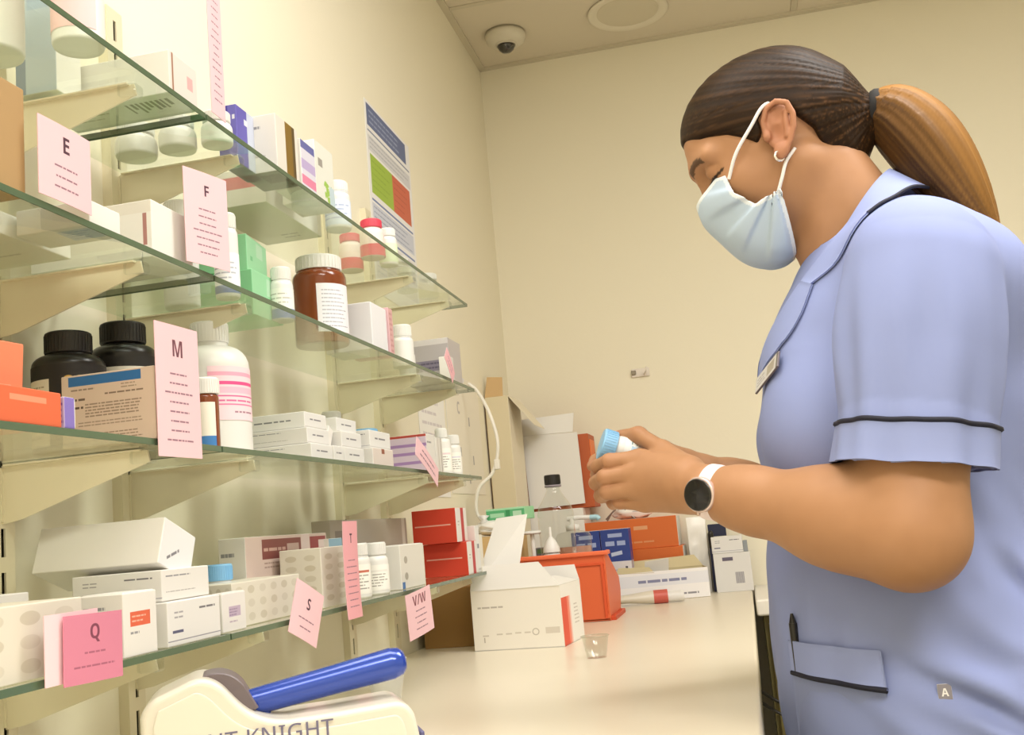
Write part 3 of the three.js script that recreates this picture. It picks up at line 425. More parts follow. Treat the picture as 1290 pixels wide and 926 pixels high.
{
  const w = 0.178, h = 0.112, d = 0.15, side = canvas(256, 192, (g, W, Hh) => { rect(g, '#f4f1ec', 0, 0, W, Hh); const gr = [['#e2553c', 0, 70], ['#ee8a76', 70, 24], ['#f3c6bc', 94, 16]]; for (const [c, x, k] of gr) rect(g, c, x, 40, k, 152); lines(g, 150, 70, 60, 6, 12, 4, '#c9c2bc'); });
  const front = canvas(384, 256, (g, W, Hh) => { rect(g, '#eee8dc', 0, 0, W, Hh); lines(g, 26, 70, 110, 1, 0, 7, '#b9b1a6', 0); for (const [x, y] of [[40, 190], [100, 186], [140, 186], [180, 184], [220, 184]]) { rect(g, '#cdc4b6', x, y, 26, 6); } rect(g, '#b8aea0', 44, 200, 5, 22); g.strokeStyle = '#bdb4a6'; g.lineWidth = 4; g.beginPath(); g.arc(268, 186, 13, 0, 7); g.stroke(); rect(g, '#d6cdbf', 310, 170, 60, 26); });
  openCarton('opened white carton with tall raised flap and red printed side on the worktop', [0.222, YC, -2.065], [w, h, d], -0.1, { front: std(0xffffff, 0.6, { map: front }), side: std(0xffffff, 0.6, { map: side }) }, [
    quad(V(-w / 2, h, d / 2), V(w / 2, h, d / 2), V(w / 2 - 0.04, h + 0.046, d / 2 - 0.012), V(-w / 2 + 0.004, h + 0.046, d / 2 - 0.012)),
    quad(V(-w / 2, h, d / 2 - 0.02), V(-w / 2 + 0.078, h + 0.004, d / 2 - 0.05), V(-w / 2 + 0.1, h + 0.138, -d / 2 + 0.06), V(-w / 2 + 0.034, h + 0.135, -d / 2 + 0.06)),
    quad(V(w / 2, h, d / 2 - 0.003), V(w / 2, h, -d / 2 + 0.01), V(w / 2 - 0.045, h + 0.012, -d / 2 + 0.02), V(w / 2 - 0.045, h + 0.012, d / 2 - 0.02)),
    quad(V(-w / 2, h, -d / 2), V(w / 2, h, -d / 2), V(w / 2 - 0.01, h + 0.03, -d / 2 - 0.01), V(-w / 2 + 0.01, h + 0.03, -d / 2 - 0.01)),
  ]);
}
carton('brown cardboard carton against the wall below the far end of the lowest shelf', [0.05, YC, -2.17], [0.105, 0.118, 0.15], { name: 'cardboard_box', mat: M.cardDark });
carton('tall light tan cardboard box behind the opened white carton', [0.064, YC, -2.52], [0.12, 0.21, 0.14], { name: 'cardboard_box', mat: std(0xd3b27c, 0.85) });
{
  const t = thing('plastic_bag', 'crumpled white plastic bag on the light tan cardboard box', 'bag', [0.066, YC + 0.2105, -2.52]);
  const g = new THREE.SphereGeometry(0.05, 32, 20), p = g.attributes.position;
  for (let i = 0; i < p.count; i++) { const v = V(p.getX(i), p.getY(i), p.getZ(i)), k = 1 + 0.35 * (noise(v.x * 60, v.y * 60, v.z * 60) - 0.5) + 0.2 * (noise(v.x * 140, v.y * 140, v.z * 140) - 0.5); p.setXYZ(i, v.x * k * 1.15, (v.y + 0.05) * 0.34 * k, v.z * k); }
  g.computeVertexNormals(); part('crumpled_film', g, std(0xf0eee8, 0.35), t);
  part('gathered_neck', lathe([[0.004, 0.03], [0.012, 0.036], [0.006, 0.042], [0.014, 0.05], [0.002, 0.052]], 14), std(0xf0eee8, 0.35), t).position.x = -0.03;
}
carton('mint and deep green pack lying on the white bag at the far end', [0.095, YC + 0.245, -2.555], [0.1, 0.03, 0.07], { mat: M.green, turn: -0.15, faces: { pz: canvas(160, 48, (g, w, h) => { rect(g, '#63c184', 0, 0, w, h); rect(g, '#b7efc4', 0, 0, w, 7); rect(g, '#b7efc4', 16, 18, 60, 16); rect(g, '#3e9c62', 82, 8, 18, 34); rect(g, '#c9f3d2', 112, 14, 36, 22); }) } });
{
  const t = thing('cardboard_box', 'upright open cardboard box with a tan flap in the room corner', 'box', [0.018, YC, -2.93]);
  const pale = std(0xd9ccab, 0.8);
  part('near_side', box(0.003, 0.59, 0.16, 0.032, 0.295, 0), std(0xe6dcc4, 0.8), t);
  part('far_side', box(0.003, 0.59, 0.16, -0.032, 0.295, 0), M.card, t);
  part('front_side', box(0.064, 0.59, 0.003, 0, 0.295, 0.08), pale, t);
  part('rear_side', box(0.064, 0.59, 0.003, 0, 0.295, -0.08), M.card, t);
  part('base', box(0.064, 0.003, 0.16, 0, 0.002, 0), M.card, t);
  part('flap', quad(V(-0.032, 0.59, 0.08), V(0.02, 0.59, 0.08), V(0.018, 0.645, 0.06), V(-0.026, 0.65, 0.06)), std(0xc9a878, 0.8), t);
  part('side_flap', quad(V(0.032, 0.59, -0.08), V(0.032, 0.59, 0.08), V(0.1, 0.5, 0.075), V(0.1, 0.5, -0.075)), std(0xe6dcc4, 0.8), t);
}
// big white carton, rust-brown carton on it, its white lid hanging open in front
carton('large plain white carton standing at the back of the worktop', [0.105, YC, -3.09], [0.2, 0.265, 0.14], { mat: M.paper, flap: 'py' });
{
  const t = thing('rust_carton', 'rust-brown carton with its big white lid hanging open in front, on the large white carton', 'box', [0.095, YC + 0.2655, -3.10]);
  part('carton_body', rbox(0.235, 0.212, 0.125, 0.002, 0.025, 0.106, -0.004), M.rust, t);
  part('lid', quad(V(-0.045, 0.008, 0.068), V(0.117, 0.012, 0.068), V(0.113, 0.218, 0.066), V(-0.049, 0.222, 0.066), 0.002), M.paper, t);
  part('lid_lip', quad(V(-0.049, 0.222, 0.066), V(0.1, 0.2195, 0.066), V(0.106, 0.276, 0.05), V(-0.051, 0.272, 0.05), 0.002), M.paper, t);
  part('side_band', box(0.002, 0.18, 0.09, 0.1435, 0.106, 0), M.orangeBox, t);
}
// orange parts bin: open front towards the back wall, sloping side walls
{
  const t = thing('storage_bin', 'orange plastic storage bin with sloping side behind the opened white carton', 'bin', [0.235, YC, -2.53]);
  const s = new THREE.Shape(); s.moveTo(-0.105, 0.02); s.lineTo(-0.10, 0); s.lineTo(0.09, 0); s.lineTo(0.125, 0.055); s.lineTo(0.115, 0.085); s.lineTo(-0.06, 0.15); s.lineTo(-0.105, 0.152); s.lineTo(-0.105, 0.02);
  const sideG = new THREE.ExtrudeGeometry(s, { depth: 0.003, bevelEnabled: true, bevelSize: 0.001, bevelThickness: 0.001, bevelSegments: 1 }); sideG.rotateY(Math.PI / 2);
  for (const x of [-0.1, 0.095]) { const g = sideG.clone(); g.translate(x, 0, 0); part('side_wall', g, M.orange, t); }
  part('back_wall', rbox(0.196, 0.15, 0.004, 0.001, 0, 0.076, 0.103), M.orange, t);
  part('floor_panel', rbox(0.196, 0.004, 0.2, 0.001, 0, 0.004, 0.005), M.orange, t);
  part('front_lip', rbox(0.196, 0.055, 0.004, 0.001, 0, 0.03, -0.105), M.orange, t);
  part('rim', merge(rbox(0.214, 0.01, 0.012, 0.003, 0, 0.152, 0.106), rbox(0.01, 0.01, 0.05, 0.003, 0.101, 0.152, 0.082), rbox(0.01, 0.01, 0.05, 0.003, -0.101, 0.152, 0.082)), std(0xef744a, 0.4), t);
  part('recessed_panel', merge(rbox(0.19, 0.006, 0.004, 0.001, 0, 0.128, 0.1065), rbox(0.006, 0.12, 0.004, 0.001, 0.09, 0.066, 0.1065)), std(0xd9552a, 0.5), t);
  part('foot', rbox(0.05, 0.012, 0.19, 0.003, 0.085, 0.004, 0.0), std(0xc9481f, 0.5), t);
}
// things in and behind the bin
{
  const t = thing('nozzle_bottle', 'white squeeze bottle with a pointed nozzle standing in the orange bin', 'bottle', [0.205, YC + 0.0065, -2.47]);
  part('bottle_body', lathe([[0, 0], [0.024, 0], [0.026, 0.003], [0.026, 0.135], [0.022, 0.148], [0.016, 0.152], [0.016, 0.158], [0, 0.158]], 32), M.plastic, t);
  part('nozzle_cap', lathe([[0.02, 0.155], [0.019, 0.165], [0.0125, 0.180], [0.006, 0.188], [0.0035, 0.192], [0.0028, 0.213], [0, 0.214]], 32), M.plastic, t);
}
{
  const t = thing('spray_bottle', 'tall clear bottle with a black cap standing in the orange bin', 'bottle', [0.205, YC + 0.0065, -2.565]);
  part('bottle_body', lathe([[0, 0], [0.042, 0], [0.044, 0.004], [0.044, 0.245], [0.040, 0.262], [0.022, 0.29], [0.0165, 0.302], [0.0165, 0.318], [0, 0.318]], 40), M.clear, t);
  part('cap', ribbedCap(0.0195, 0.024), M.blackCap, t).position.y = 0.315;
  part('cap_band', lathe([[0.0165, 0.309], [0.0205, 0.309], [0.0205, 0.314], [0.0165, 0.314]], 32), std(0x8f8790, 0.4), t);
}
{
  const t = thing('pump_bottle', 'clear pump bottle of pinkish liquid with white pump behind the orange bin', 'bottle', [0.222, YC, -2.70]);
  part('bottle_body', lathe([[0, 0], [0.044, 0], [0.046, 0.004], [0.046, 0.19], [0.04, 0.2], [0.016, 0.205], [0.014, 0.212], [0, 0.212]], 40), M.clear, t);
  part('liquid', lathe([[0, 0.003], [0.042, 0.003], [0.0435, 0.006], [0.0435, 0.165], [0, 0.165]], 36), phys(0xf0b8a2, 0.1, { transmission: 0.5, thickness: 0 }), t);
  part('pump', merge(lathe([[0, 0.205], [0.017, 0.205], [0.017, 0.219], [0.006, 0.222], [0.006, 0.236], [0, 0.236]], 28), tube([V(-0.012, 0.236, 0), V(0.02, 0.237, 0), V(0.048, 0.235, 0)], 0.006, 20)), M.plastic, t);
  part('spout_tip', tube([V(0.047, 0.235, 0), V(0.066, 0.2335, 0), V(0.07, 0.228, 0)], 0.0065, 16), std(0xa9d0de, 0.4), t);
}
{
  const t = thing('dropper_stand', 'small white flat-topped dispenser at the left of the orange bin', 'dispenser', [0.158, YC + 0.0065, -2.49]);
  part('stem', lathe([[0, 0], [0.014, 0], [0.014, 0.006], [0.005, 0.02], [0.005, 0.2], [0, 0.2]], 24), M.plastic, t);
  part('top_disc', lathe([[0, 0.2], [0.02, 0.2], [0.022, 0.204], [0.02, 0.208], [0, 0.209]], 28), M.plastic, t);
}
carton('dark grey and green small carton at the left corner inside the orange bin', [0.157, YC + 0.0065, -2.608], [0.033, 0.165, 0.03], { mat: std(0x6f6c6c, 0.5), faces: { pz: canvas(64, 192, (g, w, h) => { rect(g, '#77737a', 0, 0, w, h); rect(g, '#5a7a46', 10, 4, 46, 12); rect(g, '#f0eee8', 34, 22, 16, 60); }) } });
const wipe = canvas(192, 384, (g, w, h) => { rect(g, '#e9e4ea', 0, 0, w, h); rect(g, '#2c4596', 0, 0, w, 168); lines(g, 50, 22, 96, 1, 0, 20, '#aebde8', 0); lines(g, 30, 62, 136, 1, 0, 24, '#aebde8', 0); g.save(); g.translate(96, 128); g.rotate(-0.12); lines(g, -34, -10, 76, 1, 0, 20, '#cdd8f4', 0); g.restore(); g.fillStyle = '#f4f3f6'; g.beginPath(); g.moveTo(0, 190); g.lineTo(0, 132); g.lineTo(44, 168); g.lineTo(44, 190); g.fill(); lines(g, 20, 210, 150, 5, 22, 7, '#b9b3c4'); rect(g, '#4a4a5a', 150, 196, 16, 44); });
for (const [i, x, w] of [[0, 0.222, 'left'], [1, 0.302, 'right']])
  carton('white carton with deep blue top half, ' + w + ' of the pair behind the orange bin', [x, YC, -2.93], [0.078, 0.198, 0.06], { group: 'blue-topped cartons', faces: { pz: wipe, px: canvas(64, 192, (g, W, Hh) => { rect(g, '#dfe0ee', 0, 0, W, Hh); rect(g, '#4a3f9c', 0, 0, W, 84); rect(g, '#b06a86', 20, 60, 12, 130); }) } });
const oj = canvas(384, 128, (g, w, h) => { rect(g, '#e8752f', 0, 0, w, h); lines(g, 210, 32, 56, 1, 0, 16, '#f3b07e', 0); lines(g, 190, 96, 100, 1, 0, 7, '#f0a26a', 0); });
carton('orange carton with pale print, lower of two stacked behind the opened tissue carton', [0.345, YC, -3.10], [0.26, 0.135, 0.16], { mat: M.orangeBox, faces: { pz: oj, px: M.paper } });
carton('orange carton with pale print, upper of two stacked behind the opened tissue carton', [0.33, YC + 0.1355, -3.10], [0.27, 0.085, 0.15], { mat: M.orangeBox, faces: { pz: oj, px: M.paper } });
{
  const map = canvas(512, 128, (g, w, h) => { rect(g, '#efedee', 0, 0, w, h); rect(g, '#e2e3ea', 0, 14, w, 50); lines(g, 120, 36, 270, 1, 0, 12, '#8184a4', 0); lines(g, 360, 100, 90, 1, 0, 8, '#8a8890', 0); });
  const sd = canvas(96, 128, (g, w, h) => { rect(g, '#f3f1ed', 0, 0, w, h); rect(g, '#a5a2a8', 36, 26, 20, 14); rect(g, '#8d8a92', 40, 92, 18, 20); });
  const w = 0.245, h = 0.078, d = 0.1;
  openCarton('low white tissue carton with torn open top on the worktop', [0.412, YC, -2.935], [w, h, d], 0.16, { front: std(0xffffff, 0.6, { map }), side: std(0xffffff, 0.6, { map: sd }), inside: std(0xcbbd96, 0.8) }, [
    quad(V(-w / 2, h, -d / 2), V(w / 2, h, -d / 2), V(w / 2 - 0.02, h + 0.03, -d / 2 - 0.015), V(-w / 2 + 0.03, h + 0.025, -d / 2 - 0.015)),
    quad(V(-w / 2, h, d / 2), V(-0.02, h - 0.004, d / 2), V(-0.03, h + 0.01, d / 2 - 0.03), V(-w / 2 + 0.01, h + 0.014, d / 2 - 0.03)),
  ]);
  const k = thing('folded_tissue', 'bright white tissue corner sticking out of the torn open carton', 'tissue', [0.40, YC + 0.004, -2.94]);
  part('tissue_block', rbox(0.2, 0.06, 0.07, 0.006, 0, 0.03, 0, 3), M.paper, k);
  part('tissue_corner', quad(V(-0.03, 0.06, 0.01), V(0.035, 0.06, 0.01), V(0.04, 0.105, 0.025), V(-0.025, 0.1, 0.025), 0.002), M.paper, k);
}
{
  const t = thing('ointment_tube', 'pale ointment tube with red band and white cap lying on the worktop', 'tube', [0.40, YC + 0.0175, -2.80], 0.12);
  const body = lathe([[0, 0.12], [0.006, 0.12], [0.0165, 0.108], [0.0172, 0.06], [0.0172, 0], [0, 0]], 32); body.rotateZ(Math.PI / 2);
  const g = body.clone(), p = g.attributes.position; for (let i = 0; i < p.count; i++) { const k = Math.max(0, Math.min(1, (-p.getX(i)) / 0.12)); p.setY(i, p.getY(i) * (1 - 0.6 * k)); p.setZ(i, p.getZ(i) * (1 + 0.2 * k)); } g.computeVertexNormals();
  part('tube_body', g, std(0xd9d2c2, 0.35), t);
  const band = lathe([[0.0174, 0.0], [0.0176, 0.001], [0.0176, 0.034], [0.0174, 0.035], [0.0, 0.035], [0.0, 0.0]].reverse(), 32); band.rotateZ(-Math.PI / 2); band.scale(-1, 1, 1);
  part('red_band', (() => { const b = new THREE.CylinderGeometry(0.0175, 0.0175, 0.036, 32); b.rotateZ(Math.PI / 2); b.translate(0.018, 0, 0); return b; })(), std(0xc95f52, 0.4), t);
  part('cap', (() => { const b = ribbedCap(0.0135, 0.042).clone(); b.rotateZ(-Math.PI / 2); b.translate(0.036, -0.002, 0); return b; })(), M.plastic, t);
}
const bar = canvas(256, 192, (g, w, h) => { rect(g, '#f1efec', 0, 0, w, h); rect(g, '#6a6276', 60, 20, 74, 18); for (let i = 0; i < 12; i++) rect(g, i % 2 ? '#8a8890' : '#b9b7bd', 140 + i * 5, 96, 4, 56); });
carton('white carton with barcode and dark stamp, lower of two at the worktop end', [0.605, YC, -3.06], [0.1, 0.105, 0.1], { faces: { pz: bar, px: PR.plain } });
carton('white carton with ruled print, upper of two at the worktop end', [0.596, YC + 0.1055, -3.065], [0.085, 0.045, 0.09], { faces: { pz: PR.plain2, px: PR.plain } });
carton('small grey carton standing on the barcode carton beside the nurse', [0.645, YC + 0.1055, -3.04], [0.012, 0.03, 0.04], { mat: std(0x8d9296, 0.5) });
carton('navy carton standing behind the white cartons at the worktop end', [0.57, YC, -3.145], [0.05, 0.185, 0.05], { mat: M.navy });
{
  const t = thing('foil_pouch', 'silvery white pouch standing right of the orange cartons', 'pouch', [0.515, YC, -3.09]);
  const g = new THREE.BoxGeometry(0.05, 0.21, 0.04, 6, 14, 4), p = g.attributes.position;
  for (let i = 0; i < p.count; i++) { const y = p.getY(i) / 0.21 + 0.5; p.setZ(i, p.getZ(i) * (1.1 - y * y) + 0.004 * (noise(p.getX(i) * 90, p.getY(i) * 60, 3) - 0.5)); p.setX(i, p.getX(i) * (1 + 0.1 * noise(p.getY(i) * 50, 5, p.getZ(i) * 40))); }
  g.translate(0, 0.105, 0); g.computeVertexNormals(); part('pouch_body', g, std(0xe3e0da, 0.3, { metalness: 0.15 }), t);
  part('seal_strip', box(0.054, 0.012, 0.003, 0, 0.205, 0), std(0xf0eeea, 0.3), t);
  const k = thing('marker_pen', 'dark blue marker pen standing between the pouch and the white cartons', 'pen', [0.553, YC, -3.06]);
  part('barrel', lathe([[0, 0], [0.007, 0], [0.0075, 0.004], [0.0075, 0.12], [0, 0.12]], 20), std(0x2b2f52, 0.4), k);
  part('pen_cap', lathe([[0, 0.12], [0.008, 0.12], [0.008, 0.16], [0.005, 0.168], [0, 0.168]], 20), M.black, k);
}
{
  const t = thing('wire_basket', 'bent grey wire frame holding a white printed cloth behind the hands', 'basket', [0.265, YC + 0.2215, -3.10]);
  for (const pts of [[V(0, 0, 0.03), V(0.02, 0.025, 0.035), V(0.045, 0.04, 0.03), V(0.06, 0.02, 0.03), V(0.08, 0, 0.03)], [V(-0.01, 0.004, -0.02), V(0.02, 0.03, -0.02), V(0.05, 0.045, -0.02), V(0.09, 0.004, -0.02)]]) part('wire', tube(pts, 0.0025, 30, 6), std(0x8f8a84, 0.35, { metalness: 0.6 }), t);
  const g = new THREE.SphereGeometry(0.035, 28, 18), p = g.attributes.position;
  for (let i = 0; i < p.count; i++) { const k = 1 + 0.4 * (noise(p.getX(i) * 80 + 9, p.getY(i) * 80, p.getZ(i) * 80) - 0.5); p.setXYZ(i, p.getX(i) * 1.6 * k + 0.07, Math.max(0, p.getY(i) * 0.7 * k + 0.018), p.getZ(i) * k); }
  g.computeVertexNormals(); part('cloth', g, std(0xffffff, 0.8, { map: canvas(128, 128, (c, w, h) => { rect(c, '#ece8e2', 0, 0, w, h); for (let i = 0; i < 40; i++) rect(c, '#b3aeae', w * rnd(), h * rnd(), 6, 4); }) }), t);
}
function cup(label, pos, r0, r1, h, mat, group) {
  const t = thing('medicine_cup', label, 'cup', pos, 0, group), w = 0.0008;
  part('cup_wall', lathe([[0, 0.0015], [r0 - w, 0.0015], [r1 - w, h - 0.001], [r1 + 0.001, h], [r1 + 0.0016, h - 0.0006], [r1 + 0.001, h - 0.0015], [r1, h - 0.002], [r0, 0], [0, 0]].reverse(), 40), mat, t);
  part('cup_rim', (() => { const g = new THREE.TorusGeometry(r1 + 0.0006, 0.0009, 8, 40); g.rotateX(Math.PI / 2); g.translate(0, h - 0.0006, 0); return g; })(), mat, t);
}
cup('small clear plastic medicine cup on the open worktop', [0.388, YC, -1.8], 0.0165, 0.023, 0.036, M.clear);
cup('white translucent medicine cup behind the pill crusher', [0.148, YC, -1.43], 0.018, 0.029, 0.062, M.frosted);

// pill crusher: side profile in x and y, 0.08 deep
{
  const t = thing('pill_crusher', 'white pill crusher with long metallic blue lever handle, lettered on its side', 'pill crusher', [0.231, YC, -0.792], 0.47);
  const outline = (s, k) => { s.moveTo(-0.055 + k, 0.004 + k); s.lineTo(-0.055 + k, 0.108 - k); s.quadraticCurveTo(-0.053 + k, 0.115 - k, -0.04, 0.119 - k); s.lineTo(-0.016, 0.128 - k); s.quadraticCurveTo(0.0 - k, 0.132 - k, 0.01 - k, 0.122 - k); s.bezierCurveTo(0.021 - k, 0.11 - k, 0.03 - k, 0.092 - k, 0.058, 0.0895 - k);
    s.lineTo(0.1, 0.0905 - k); s.lineTo(0.142, 0.0925 - k); s.quadraticCurveTo(0.16 - k, 0.093 - k, 0.162 - k, 0.077 - k); s.lineTo(0.168 - k, 0.03); s.lineTo(0.170 - k, 0.004 + k); s.lineTo(-0.055 + k, 0.004 + k); return s; };
  const g = new THREE.ExtrudeGeometry(outline(new THREE.Shape(), 0.005), { depth: 0.068, bevelEnabled: true, bevelSize: 0.005, bevelThickness: 0.006, bevelSegments: 5, curveSegments: 24 }); g.translate(0, 0, -0.074);
  part('housing', g, phys(0xd8d2c3, 0.35, { clearcoat: 0.3 }), t);
  const gp = new THREE.ExtrudeGeometry(outline(new THREE.Shape(), 0.011), { depth: 0.0015, bevelEnabled: true, bevelSize: 0.001, bevelThickness: 0.0008, bevelSegments: 2, curveSegments: 20 }); gp.translate(0, 0, -0.0005);
  part('side_plate', gp, phys(0xdcd6c7, 0.35, { clearcoat: 0.3 }), t);
  const font = await new FontLoader().loadAsync('fonts/droid/droid_sans_regular.typeface.json');
  const tg = new TextGeometry('SILENT KNIGHT', { font, size: 0.0125, depth: 0.0005, curveSegments: 6 }); tg.computeBoundingBox();
  tg.scale(0.136 / tg.boundingBox.max.x, 1, 1);
  part('lettering', tg, std(0x6a6680, 0.5), t).position.set(-0.043, 0.074, 0.0018);
  part('base_plate', rbox(0.23, 0.006, 0.08, 0.002, 0.057, 0.003, -0.035), std(0xd9d3c4, 0.5), t);
  part('edge_band', rbox(0.004, 0.04, 0.05, 0.0015, 0.1665, 0.045, -0.035), std(0x5d5b86, 0.4), t);
  const a = V(0.012, 0.099, -0.037), b = V(0.160, 0.121, -0.037), L = a.distanceTo(b);
  const rod = lathe([[0, -0.004], [0.007, -0.002], [0.0105, 0.006], [0.0112, 0.03], [0.0122, L * 0.6], [0.0135, L - 0.012], [0.0118, L - 0.004], [0.008, L], [0, L + 0.0015]], 36);
  const lever = part('lever_handle', rod, M.blueRod, t); lever.position.copy(a); lever.quaternion.setFromUnitVectors(V(0, 1, 0), b.clone().sub(a).normalize());
  part('lever_stem', new THREE.CylinderGeometry(0.005, 0.006, 0.02, 20).translate(0.040, 0.093, -0.037), M.blueRod, t);
  part('lever_shield', (() => { const q = new THREE.Shape(); q.moveTo(-0.008, 0.128); q.quadraticCurveTo(0.012, 0.134, 0.024, 0.118); q.lineTo(0.034, 0.1); q.lineTo(0.026, 0.096); q.quadraticCurveTo(0.012, 0.118, -0.008, 0.128); const e = new THREE.ExtrudeGeometry(q, { depth: 0.04, bevelEnabled: true, bevelSize: 0.001, bevelThickness: 0.001, bevelSegments: 1 }); e.translate(0, 0, -0.058); return e; })(), M.greyPurple, t);
}

// ---------------------------------------------------------------- signed-distance modelling for the nurse
const smin = (a, b, k) => { const h = Math.max(k - Math.abs(a - b), 0) / k; return Math.min(a, b) - h * h * k * 0.25; };
const smax = (a, b, k) => -smin(-a, -b, k);
function cap2(p, a, b, ra, rb) {                                    // tapered capsule
  const bx = b[0] - a[0], by = b[1] - a[1], bz = b[2] - a[2], px = p[0] - a[0], py = p[1] - a[1], pz = p[2] - a[2];
  let t = (px * bx + py * by + pz * bz) / (bx * bx + by * by + bz * bz); t = t < 0 ? 0 : t > 1 ? 1 : t;
  return Math.hypot(px - bx * t, py - by * t, pz - bz * t) - (ra + (rb - ra) * t);
}
function ell(p, c, r) {
  const x = (p[0] - c[0]) / r[0], y = (p[1] - c[1]) / r[1], z = (p[2] - c[2]) / r[2], k0 = Math.hypot(x, y, z), k1 = Math.hypot(x / r[0], y / r[1], z / r[2]);
  return k1 < 1e-9 ? -Math.min(...r) : k0 * (k0 - 1) / k1;
}
function poly(px, py, P) {                                          // signed distance to a polygon, negative inside
  let d = 1e9, s = 1;
  for (let i = 0, j = P.length - 1; i < P.length; j = i++) {
    const ex = P[j][0] - P[i][0], ey = P[j][1] - P[i][1], wx = px - P[i][0], wy = py - P[i][1]; let t = (wx * ex + wy * ey) / (ex * ex + ey * ey); t = t < 0 ? 0 : t > 1 ? 1 : t;
    const dx = wx - ex * t, dy = wy - ey * t; d = Math.min(d, dx * dx + dy * dy);
    const c1 = py >= P[i][1], c2 = py < P[j][1], c3 = ex * wy > ey * wx; if ((c1 && c2 && c3) || (!c1 && !c2 && !c3)) s = -s;
  }
  return s * Math.sqrt(d);
}
function net(f, lo, hi, h, colour) {                                // surface nets with gradient normals
  const n = [0, 1, 2].map((i) => Math.ceil((hi[i] - lo[i]) / h) + 1), [nx, ny, nz] = n, F = new Float32Array(nx * ny * nz), p = [0, 0, 0];
  let q = 0; for (let k = 0; k < nz; k++) for (let j = 0; j < ny; j++) for (let i = 0; i < nx; i++) { p[0] = lo[0] + i * h; p[1] = lo[1] + j * h; p[2] = lo[2] + k * h; F[q++] = f(p); }
  const at = (i, j, k) => F[i + nx * (j + ny * k)], id = new Int32Array(nx * ny * nz).fill(-1), pos = [], idx = [];
  for (let k = 0; k < nz - 1; k++) for (let j = 0; j < ny - 1; j++) for (let i = 0; i < nx - 1; i++) {
    let m = 0, sx = 0, sy = 0, sz = 0, cnt = 0; const v = [];
    for (let c = 0; c < 8; c++) { v[c] = at(i + (c & 1), j + (c >> 1 & 1), k + (c >> 2)); if (v[c] < 0) m |= 1 << c; }
    if (m === 0 || m === 255) continue;
    for (let a = 0; a < 8; a++) for (const b of [1, 2, 4]) if (!(a & b)) { const c = a | b; if ((v[a] < 0) !== (v[c] < 0)) { const t = v[a] / (v[a] - v[c]); sx += (a & 1) + (b === 1 ? t : 0); sy += (a >> 1 & 1) + (b === 2 ? t : 0); sz += (a >> 2) + (b === 4 ? t : 0); cnt++; } }
    id[i + nx * (j + ny * k)] = pos.length / 3; pos.push(lo[0] + (i + sx / cnt) * h, lo[1] + (j + sy / cnt) * h, lo[2] + (k + sz / cnt) * h);
  }
  const I = (i, j, k) => id[i + nx * (j + ny * k)], quad4 = (a, b, c, d, flip) => { if (a < 0 || b < 0 || c < 0 || d < 0) return; flip ? idx.push(a, c, b, a, d, c) : idx.push(a, b, c, a, c, d); };
  for (let k = 1; k < nz - 1; k++) for (let j = 1; j < ny - 1; j++) for (let i = 1; i < nx - 1; i++) {
    const s = at(i, j, k) < 0;
    if (s !== at(i + 1, j, k) < 0) quad4(I(i, j - 1, k - 1), I(i, j, k - 1), I(i, j, k), I(i, j - 1, k), !s);
    if (s !== at(i, j + 1, k) < 0) quad4(I(i - 1, j, k - 1), I(i, j, k - 1), I(i, j, k), I(i - 1, j, k), s);
    if (s !== at(i, j, k + 1) < 0) quad4(I(i - 1, j - 1, k), I(i, j - 1, k), I(i, j, k), I(i - 1, j, k), !s);
  }
  const nor = new Float32Array(pos.length), col = colour ? new Float32Array(pos.length) : null, e = h * 0.4;
  for (let i = 0; i < pos.length; i += 3) {
    const P = [pos[i], pos[i + 1], pos[i + 2]], g = (d) => { const a = P.slice(), b = P.slice(); a[d] += e; b[d] -= e; return f(a) - f(b); };
    const gx = g(0), gy = g(1), gz = g(2), L = Math.hypot(gx, gy, gz) || 1; nor[i] = gx / L; nor[i + 1] = gy / L; nor[i + 2] = gz / L;
    if (col) { const c = colour(P, [gx / L, gy / L, gz / L]); col[i] = c[0]; col[i + 1] = c[1]; col[i + 2] = c[2]; }
  }
  const G = new THREE.BufferGeometry(); G.setAttribute('position', new THREE.Float32BufferAttribute(pos, 3)); G.setAttribute('normal', new THREE.BufferAttribute(nor, 3));
  if (col) G.setAttribute('color', new THREE.BufferAttribute(col, 3)); G.setIndex(idx); return G;
}
// push a point along the gradient of f until f = d
function onSurf(f, p, d = 0, it = 8) {
  p = p.slice(); const e = 0.001;
  for (let i = 0; i < it; i++) { const v = f(p) - d, g = [0, 1, 2].map((k) => { const a = p.slice(), b = p.slice(); a[k] += e; b[k] -= e; return (f(a) - f(b)) / (2 * e); }), L = g[0] ** 2 + g[1] ** 2 + g[2] ** 2 || 1; for (let k = 0; k < 3; k++) p[k] -= v * g[k] / L * 0.9; }
  return p;
}
const vec = (p) => V(p[0], p[1], p[2]);
const mix = (a, b, t) => a.map((v, i) => v + (b[i] - v) * t);
const lin = (hex) => { const c = new THREE.Color(hex); return [c.r, c.g, c.b]; };

